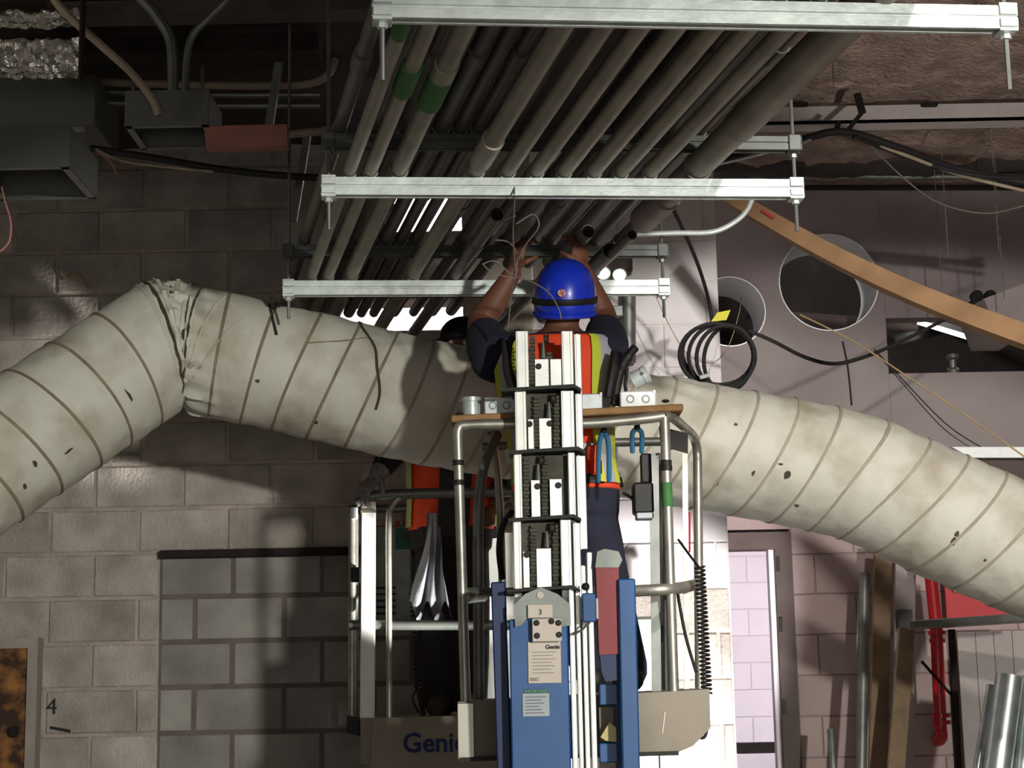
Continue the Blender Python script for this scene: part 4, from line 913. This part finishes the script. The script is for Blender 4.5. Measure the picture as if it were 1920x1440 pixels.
coupling('dark shiny coupling tilted on top of the white metal box', P(1188, 717, 5.33) + V((0, 0, .004)), (.75, -.25, .35), .030, .05)
# tools hanging from the rail
def pliers(label, x0, x1, ytop, ybot, Y, m):
    t = thing('pliers', label, 'tool', P((x0 + x1) / 2, ybot, Y))
    xm = (x0 + x1) / 2
    for sx, e in ((-1, x0), (1, x1)):
        MB().tube(spline([P(xm + sx * 2, ytop + 10, Y), P(xm + sx * 9, ytop + (ybot - ytop) * .35, Y), P(e, ybot, Y)], 6), [.004] + [.008] * 11 + [.006], 8).build('handle', m, t, True)
    MB().tube([P(xm, ytop - 14, Y), P(xm, ytop + 12, Y)], [.004, .012], 8).build('jaws', 'black', t, True)
pliers('blue-handled pliers hanging by the rail right of the mast', 1122, 1142, 800, 905, 5.30, 'tool_blue')
pliers('smaller teal-handled pliers hanging at the right of the basket', 1186, 1203, 795, 850, 5.34, 'tool_blue')
dr2 = thing('cordless_tool', 'black tool standing on the plank beside the reflective vest', 'tool', P(1150, 762, 5.34))
MB().tube(spline([P(1152, 760, 5.34), P(1158, 720, 5.34), P(1166, 690, 5.34), P(1180, 665, 5.33), P(1193, 650, 5.32)], 6), [.014] * 12 + [.018] * 6 + [.014] * 6 + [.010], 10).build('grip', 'black', dr2, True)
MB().tube([P(1140, 745, 5.34), P(1150, 690, 5.34), P(1152, 660, 5.36)], [.016, .02, .012], 10).build('body', 'black', dr2, True)
MB().tube([P(1176, 690, 5.34), P(1172, 720, 5.34), P(1176, 752, 5.34)], .006, 8).build('leg', 'black', dr2, True)

# ------------------------------------------------------------------ second lift behind, under the duct
l2 = thing('personnel_lift', 'second lift basket in the shade at left with lettered platform', 'lift', (P(810, 1300, 7.1).x, 7.1, 0))
def tc(name, pts, r=.0185, m='tube'): return tb(name, pts, r, m, l2)
Y2 = 6.88
LP('bright_post', 'tube_white', MB().bar(P(691, 940, Y2), P(689, 1350, Y2), .058, .03, (0, 1, 0), .004), l2)
LP('post_collar', 'tan_tube', MB().bar(P(691, 957, Y2 - .003), P(691, 962, Y2 - .003), .06, .034, (0, 1, 0)), l2)
tc('post', [(661, 955, 7.0), (660, 1345, 7.0)], .016); tc('post', [(668, 965, 7.05), (667, 1345, 7.05)], .010, 'galv_dull')
tc('post', [(730, 1362, Y2), (729, 1100, Y2), (729, 980, Y2), (735, 950, Y2), (752, 932, Y2), (790, 926, Y2)], .0125)
tc('top_rail', [(668, 945, Y2), (700, 930, Y2), (770, 926, Y2), (860, 924, Y2), (960, 922, Y2)], .021, 'galv_dull'); tc('mid_rail', [(655, 1172, Y2 + .02), (800, 1172, Y2 + .02), (960, 1172, Y2 + .02)], .02, 'galv_dull')
tc('rear_rail', [(655, 955, 7.5), (960, 950, 7.5)], .018, 'galv_dull')
LP('clamp', 'galv', MB().box(P(664, 962, 6.98), (.03, .03, .05), None, .004), l2); LP('clamp', 'black', MB().box(P(667, 1078, 6.97), (.035, .04, .06), None, .004), l2)
LP('foot_cap', 'black', MB().prism([P(*q, 6.97) for q in ((650, 1342), (673, 1345), (673, 1380), (650, 1374))], (0, .05, 0)), l2)
t2 = LP('platform_tray', 'tray', MB().prism([P(*q, Y2 - .03) for q in ((698, 1346), (960, 1340), (960, 1450), (694, 1450))], (0, .66, 0)), l2)
LP('tray_corner', 'tray', MB().prism([P(*q, Y2 - .02) for q in ((676, 1346), (698, 1346), (694, 1436), (676, 1430))], (0, .6, 0)), t2)
text('Genie', .105, P(815, 1394, Y2 - .033), 'ink_blue', t2, bold=.002)
pn = LP('control_panel', 'galv_dull', pbox(MB(), 705, 985, 770, 1165, 7.42, .06, .006), l2); LP('green_label', 'label_green', pbox(MB(), 741, 990, 768, 1030, 7.41, .01), pn); LP('red_label', 'red_box', pbox(MB(), 741, 976, 749, 988, 7.41, .01), pn)
for k in range(5): LP('vent_slot', 'dark_plate', pbox(MB(), 706, 1100 + 12 * k, 742, 1104 + 12 * k, 7.41, .01), pn)
coil(774, 1110, 784, 1292, 7.0, .014, 22, .004, 'coiled_cord', l2); tc('cord_tail', [(784, 1290, 7.0), (790, 1320, 7.0), (794, 1342, 7.0)], .010, 'rubber'); tc('cord_tail', [(780, 1292, 7.0), (774, 1312, 7.0), (786, 1338, 7.0)], .004, 'rubber')
LP('mast', 'alu', MB().box((P(815, 1300, 7.1).x + .25, 7.6, 1.1), (.16, .1, 2.1), None, .004), l2); LP('chassis', 'blue_paint', MB().box((P(815, 1300, 7.1).x, 7.2, .2), (.6, .8, .16), None, .02), l2)
LP('tray_support', 'dark_plate', MB().box((P(815, 1300, 7.1).x, 7.2, .7), (.12, .2, .9)), l2)

# ------------------------------------------------------------------ people
def remesh(mb_, name, m, parent, voxel=.008, smooth=3):
    me = bpy.data.meshes.new(name); me.from_pydata(mb_.v, [], mb_.f)
    bm = bmesh.new(); bm.from_mesh(me); bmesh.ops.recalc_face_normals(bm, faces=bm.faces); bm.to_mesh(me); bm.free()
    o = bpy.data.objects.new('tmp', me); COL.objects.link(o)
    r = o.modifiers.new('r', 'REMESH'); r.mode = 'VOXEL'; r.voxel_size = voxel
    s = o.modifiers.new('s', 'SMOOTH'); s.iterations = smooth; s.factor = .5
    bpy.context.view_layer.update()
    m2 = bpy.data.meshes.new_from_object(o.evaluated_get(bpy.context.evaluated_depsgraph_get())); bpy.data.objects.remove(o)
    m2.name = name; m2.transform(Matrix.Translation(-OFF[parent])); m2.materials.clear(); m2.materials.append(MATS[m])
    m2.polygons.foreach_set('use_smooth', [True] * len(m2.polygons))
    q = bpy.data.objects.new(name, m2); COL.objects.link(q); q.parent = parent; OFF[q] = OFF[parent]; return q
def limb(b, pts, rad, n=14, sub=5):
    pp = spline(pts, sub); m = len(pts) - 1; rr = []
    for i in range(len(pp)):
        t = i / sub; k = min(int(t), m - 1); u = t - k; rr.append(rad[k] * (1 - u) + rad[k + 1] * u)
    b.tube(pp, rr, n); b.ball(pp[0], rr[0] * .98, 12); b.ball(pp[-1], rr[-1] * .98, 12); return b
class Torso:
    def __init__(s, rows): s.r = rows      # (centre, half width, half depth) from top to bottom
    def at(s, t, th, off=0):
        t = max(0, min(len(s.r) - 1.0001, t)); i = int(t); u = t - i; u = u * u * (3 - 2 * u) if False else u
        c = s.r[i][0].lerp(s.r[i + 1][0], u); a = s.r[i][1] * (1 - u) + s.r[i + 1][1] * u; b = s.r[i][2] * (1 - u) + s.r[i + 1][2] * u
        e = 2 / 2.5; cx, cy = math.cos(th), math.sin(th)
        return c + V(((a + off) * math.copysign(abs(cx) ** e, cx), (b + off) * math.copysign(abs(cy) ** e, cy), 0))
    def add(s, b, t0, t1, off, n=28, m=16):
        b.rings([[s.at(t0 + (t1 - t0) * i / m, 2 * math.pi * k / n, off) for k in range(n)] for i in range(m + 1)]); return b
    def strip(s, t0, t1, th0, th1, off, name, m, parent, thick=.002):
        A = []; n, k = 14, 6
        for o in (off, off + thick):
            A.append([[s.at(t0 + (t1 - t0) * i / n, R_(th0 + (th1 - th0) * j / k), o) for j in range(k + 1)] for i in range(n + 1)])
        vs = [q for L in A for r in L for q in r]; W = k + 1; N = (n + 1) * W
        fs = [(i * W + j, i * W + j + 1, (i + 1) * W + j + 1, (i + 1) * W + j) for i in range(n) for j in range(k)]; fs += [tuple(q + N for q in f[::-1]) for f in fs]
        for i in range(n): fs += [(i * W, (i + 1) * W, N + (i + 1) * W, N + i * W), (i * W + k, N + i * W + k, N + (i + 1) * W + k, (i + 1) * W + k)]
        return MB().add(vs, fs).build(name, m, parent, True)
def hand(b, wrist, palm_dir, curl_dir, side, size=1.0, spread=.019):
    d = V(palm_dir).normalized(); c = V(curl_dir); c = (c - d * c.dot(d)).normalized(); s = d.cross(c).normalized() * side
    pc = wrist + d * .05 * size
    b.rings([[wrist + d * (t * size) + s * (w_ * math.cos(2 * math.pi * k / 12) * size) + c * (.013 * math.sin(2 * math.pi * k / 12) * size) for k in range(12)] for t, w_ in ((0, .026), (.03, .034), (.06, .04), (.09, .038))])
    for i, L in enumerate((.066, .076, .072, .056)):
        q = wrist + d * .085 * size + s * ((1.5 - i) * spread * size); pts = [q - d * .02]
        for k, an in enumerate((12, 48, 92)):
            q2 = pts[-1] + (d * math.cos(R_(an)) + c * math.sin(R_(an))) * L * (.5, .34, .28)[k] * 1.15 * size; pts.append(q2)
        b.tube(spline(pts, 3), .0088 * size, 8); b.ball(pts[-1], .0086 * size, 8)
    q = wrist + d * .028 * size + s * .03 * size; pts = [wrist + d * .02, q, q + (s * .8 + d * .6 + c * .25).normalized() * .035 * size, q + (s * .45 + d * .8 + c * .8).normalized() * .062 * size]
    b.tube(spline(pts, 3), .0105 * size, 8); b.ball(pts[-1], .0095 * size, 8)
def head(b, c, fwd, up, k=1.0):
    f = V(fwd).normalized(); u = V(up); u = (u - f * u.dot(f)).normalized(); s = f.cross(u)
    def ell(o, a, bb, cc): 
        base = len(b.v); b.ball((0, 0, 0), 1, 18)
        for i in range(base, len(b.v)):
            q = b.v[i]; b.v[i] = c + o + s * (q.x * a * k) + f * (q.y * bb * k) + u * (q.z * cc * k)
    ell(u * .02, .077, .095, .095); ell(f * .02 - u * .05, .06, .07, .075)                 # cranium, jaw
    ell(f * .098 - u * .02, .013, .02, .022); ell(f * .088 - u * .058, .024, .012, .008)     # nose, lips
    for x in (-1, 1):
        ell(s * (x * .078) - u * .015, .012, .022, .034); ell(s * (x * .032) + f * .076 + u * .012, .017, .012, .007)   # ears, brow
    for x in (-1, 1): pass

# --- worker in the basket, seen from behind
Yw = 5.52
FZ = P(1060, 1302, Yw).z
w1 = thing('person', 'worker in blue hard hat and orange striped vest reaching up, seen from behind', 'person', (P(1050, 1200, Yw).x, Yw, FZ))
T1 = Torso([(P(1052, 612, Yw), .062, .062), (P(1050, 628, Yw), .10, .085), (P(1044, 642, Yw), .175, .105), (P(1040, 672, Yw), .195, .12), (P(1042, 730, Yw), .185, .125), (P(1048, 800, Yw), .168, .118), (P(1055, 870, Yw), .158, .115), (P(1062, 930, Yw), .168, .125), (P(1065, 968, Yw), .16, .12)])
hL, eL, wL = P(922, 662, 5.5), P(902, 606, 5.66), P(962, 512, 5.62)
hR, eR, wR = P(1136, 658, 5.5), P(1132, 598, 5.66), P(1092, 505, 5.64)
kL = [P(1030, 950, Yw), P(1062, 1110, 5.46), P(1110, 1268, 5.55)]; kR = [P(1098, 950, Yw), P(1140, 1105, 5.46), P(1180, 1268, 5.55)]
hc = P(1059, 545, 5.50)
b = MB(); T1.add(b, 0, 8, -.012)
limb(b, [V((hc.x, 5.51, hc.z - .02)), P(1054, 605, 5.51), P(1052, 640, 5.52)], [.055, .056, .07])
head(b, hc + V((0, .01, -.01)), (0, 1, .25), (0, -.25, 1), .98)
for h_, e_, w_ in ((hL, eL, wL), (hR, eR, wR)): limb(b, [P(1040, 668, 5.52).lerp(h_, .7), h_, e_, e_.lerp(w_, .4), w_], [.06, .056, .047, .044, .030])
hand(b, wL, (.25, -.12, 1), (.7, .5, .2), -1); hand(b, wR, (-.1, .0, 1), (-.5, .6, .2), 1)
for k in (kL, kR): limb(b, k, [.078, .055, .04])
remesh(b, 'body', 'skin', w1, .0075, 3)
for x in (-1, 1):     # eyes on the far side of the head
    MB().ball(hc + V((x * .031, .098, .015)), .011, 10).build('eye', 'label', w1, True)
b = MB(); T1.add(b, 1.2, 6.6, .004)
for h_, e_ in ((hL, eL), (hR, eR)): limb(b, [P(1040, 668, 5.52).lerp(h_, .6), h_, h_.lerp(e_, .55)], [.075, .076, .068])
remesh(b, 'shirt', 'navy_shirt', w1, .009, 3)
# sleeve hems hanging down at the sides
for s_, x in ((hL, -1), (hR, 1)):
    b = MB(); limb(b, [s_ + V((0, 0, .01)), s_ + V((x * .012, -.01, -.045)), s_ + V((x * -.006, .0, -.085))], [.07, .056, .02]); remesh(b, 'sleeve', 'navy_shirt', w1, .009, 4)
b = MB(); T1.add(b, 1.6, 6.9, .012); vest = remesh(b, 'vest', 'vest', w1, .009, 2)
for a, c, m in ((-62, -52, 'lime'), (-52, -34, 'silver_tape'), (-34, -22, 'lime')):
    T1.strip(1.75, 6.7, a, c, .020, 'vest_stripe', m, w1); T1.strip(1.75, 6.7, -180 - a, -180 - c, .020, 'vest_stripe', m, w1)
T1.strip(5.6, 6.0, -178, -2, .021, 'waist_band', 'silver_tape', w1)
b = MB(); T1.add(b, 6.3, 8, .006)
for k in (kL, kR): limb(b, [k[0] + V((0, 0, .02)), k[0].lerp(k[1], .5), k[1], k[1].lerp(k[2], .5), k[2] + V((0, 0, .02))], [.095, .088, .074, .070, .062])
remesh(b, 'trousers', 'jeans', w1, .009, 3)
for k in (kL, kR):
    b = MB(); a = k[2]; fz = FZ + .02; limb(b, [a + V((0, 0, .06)), V((a.x, a.y, fz + .05)), V((a.x, a.y - .02, fz + .04))], [.055, .052, .05]); limb(b, [V((a.x, a.y - .04, fz + .025)), V((a.x + .01, a.y + .08, fz + .03)), V((a.x + .015, a.y + .17, fz + .02))], [.045, .045, .04]); remesh(b, 'boot', 'black', w1, .008, 2)
T1.strip(6.45, 6.75, -180, 180, .018, 'tool_belt', 'black', w1, .006)
for px, py in ((1112, 850), (1118, 876)): MB().box(P(px, py, 5.37), (.035, .03, .05), None, .006).build('belt_pouch', 'vest', w1)
# hard hat: shell, brim, goggle strap, sticker
up = V((0.02, -.30, 1)).normalized(); fwd = V((0, 1, .30)).normalized(); sd = V((1, 0, 0))
def hat(rings, name, m, sm=True, par=None):
    b = MB(); b.rings([[hc + V((.0, .0, .012)) + sd * (a * math.cos(2 * math.pi * k / 36)) + fwd * (o + bb * math.sin(2 * math.pi * k / 36)) + up * h for k in range(36)] for a, bb, h, o in rings]); return b.build(name, m, par or helmet, sm, angle=50)
prof = []
for i in range(11):
    h = math.sin(i / 10 * math.pi / 2); k_ = max(0, 1 - h ** 2.5) ** (1 / 2.2); prof.append((.104 * k_ + .0005, .134 * k_ + .0005, -.055 + .150 * h, 0))
b = MB(); b.rings([[hc + V((.0, .0, .012)) + sd * (a * math.cos(2 * math.pi * k / 36)) + fwd * (o + bb * math.sin(2 * math.pi * k / 36)) + up * h for k in range(36)] for a, bb, h, o in [(.100, .129, -.085, 0), (.104, .133, -.075, 0)] + prof])
helmet = b.build('hard_hat', 'helmet', w1, True, angle=60)
hat([(.098, .128, -.098, 0), (.108, .139, -.094, 0), (.110, .140, -.084, 0), (.104, .133, -.078, 0)], 'rim', 'helmet')
hat([(.108, .138, -.052, 0), (.1095, .1395, -.050, 0), (.1095, .1395, -.034, 0), (.107, .136, -.032, 0)], 'goggle_strap', 'black')
tt = .28; sc = hc + V((0, 0, .012)) + fwd * (-.134) + up * (-.055 + .160 * math.sin(tt)) + sd * -.014
MB().lathe([(0, .004), (.013, .0035), (.014, .0), (0, 0)], sc, (-.08, -1, .12), 18).build('sticker', 'sticker', helmet)['label'] = 'round pale sticker with red print'

# --- second worker behind the duct
Y3 = 7.12; FZ3 = P(850, 1340, 7.1).z
w2 = thing('person', 'second worker in orange vest and dark trousers, head hidden behind the duct', 'person', (P(845, 1300, Y3).x, Y3, FZ3))
T2 = Torso([(P(865, 700, Y3), .06, .06), (P(862, 716, Y3), .12, .085), (P(858, 740, Y3), .19, .11), (P(855, 790, Y3), .195, .125), (P(852, 870, Y3), .18, .125), (P(848, 940, Y3), .165, .12), (P(846, 990, Y3), .165, .12), (P(845, 1030, Y3), .16, .12)])
h2c = P(868, 655, Y3 - .02)
aL = [P(775, 762, Y3), P(748, 832, 7.02), P(708, 890, 6.92)]; aR = [P(935, 765, Y3), P(960, 860, 7.08), P(930, 950, 6.95)]
lL = [P(822, 1030, Y3), P(818, 1170, 7.06), P(826, 1312, 7.14)]; lR = [P(872, 1030, Y3), P(880, 1170, 7.06), P(880, 1312, 7.14)]
b = MB(); T2.add(b, 0, 7, -.012)
limb(b, [h2c + V((0, 0, -.03)), P(866, 700, Y3), P(862, 725, Y3)], [.055, .056, .07]); head(b, h2c, (-.2, -1, -.1), (0, -.05, 1), .95)
for a in (aL, aR): limb(b, [T2.r[3][0].lerp(a[0], .7)] + a, [.06, .055, .045, .030])
hand(b, aL[2], (-.55, -.45, -.7), (.1, .3, -1), 1); hand(b, aR[2], (-.3, -.8, -.3), (0, .2, -1), -1)
for k in (lL, lR): limb(b, k, [.08, .056, .042])
remesh(b, 'body', 'skin', w2, .008, 3)
for x in (-1, 1): MB().ball(h2c + V((x * .03 - .018, -.09, .012)), .011, 10).build('eye', 'label', w2, True)
b = MB(); hand(b, aL[2] + V((.004, .004, .006)), (-.55, -.45, -.7), (.1, .3, -1), 1, 1.16, .0195); limb(b, [aL[1].lerp(aL[2], .82), aL[2]], [.042, .036]); remesh(b, 'glove', 'glove', w2, .0045, 2)['label'] = 'grey knitted work glove'
b = MB()
for a in (aL, aR): limb(b, [T2.r[3][0].lerp(a[0], .6), a[0], a[1], a[1].lerp(a[2], .75)], [.075, .072, .06, .048])
T2.add(b, 1.2, 6.6, .002); remesh(b, 'sweatshirt', 'dark_trousers', w2, .009, 3)
b = MB(); T2.add(b, 1.7, 6.15, .016); remesh(b, 'vest', 'vest', w2, .009, 2)
for a, c, m in ((-34, -27, 'lime'), (-27, -17, 'silver_tape'), (-17, -10, 'lime')): T2.strip(1.8, 6.0, a, c, .024, 'vest_stripe', m, w2); T2.strip(1.8, 6.0, -180 - a, -180 - c, .024, 'vest_stripe', m, w2)
T2.strip(4.2, 6.05, -100, -72, .030, 'tool_harness', 'black', w2, .008); T2.strip(6.05, 6.5, -180, 180, .022, 'tool_belt', 'black', w2, .01)
b = MB(); T2.add(b, 5.9, 7, .012)
for k in (lL, lR): limb(b, [k[0] + V((0, 0, .03)), k[0].lerp(k[1], .5), k[1], k[1].lerp(k[2], .5), k[2]], [.10, .094, .084, .082, .075])
remesh(b, 'trousers', 'dark_trousers', w2, .009, 3)
for k in (lL, lR):
    a = k[2]; b = MB(); limb(b, [a + V((0, 0, .03)), V((a.x, a.y, FZ3 + .05))], [.06, .055]); limb(b, [V((a.x, a.y + .04, FZ3 + .035)), V((a.x, a.y - .08, FZ3 + .04)), V((a.x - .01, a.y - .16, FZ3 + .03))], [.045, .047, .04]); remesh(b, 'boot', 'boot', w2, .008, 2)
b = MB(); NU, NV = 30, 26; vs = []
for o in (0, .006):
    for j in range(NV + 1):
        v = j / NV
        for i in range(NU + 1):
            u = i / NU; xl = 800 - 26 * v + 6 * math.sin(5 * v); xr = 826 + 8 * v + 30 * max(0, v - .55); yb_ = 962 + v * (165 + 40 * math.sin(u * 7.5) ** 2)
            vs.append(P(xl + (xr - xl) * u, yb_, Y3 - .155 + o + .016 * math.sin(u * 16 + 3 * v) * (.3 + v) + .01 * math.sin(u * 7 + 6 * v)))
W_ = NU + 1; N_ = W_ * (NV + 1); fs = [(j * W_ + i, j * W_ + i + 1, (j + 1) * W_ + i + 1, (j + 1) * W_ + i) for j in range(NV) for i in range(NU)]
b.add(vs, fs + [tuple(q + N_ for q in f[::-1]) for f in fs]); b.build('hanging_cloth', 'grey_cloth', w2, True, fix=False)['label'] = 'pale grey cloth hanging from the belt'
hh = MB(); hh.rings([[h2c + V((0, 0, .0)) + V((a * math.cos(2 * math.pi * k / 30), a * 1.22 * math.sin(2 * math.pi * k / 30), h)) for k in range(30)] for a, h in [(.118, .028), (.120, .034), (.104, .038)] + [(.103 * math.cos(t * math.pi / 16) + .001, .04 + .10 * math.sin(t * math.pi / 16)) for t in range(0, 9)]])
hh.build('hard_hat', 'black', w2, True, angle=50)
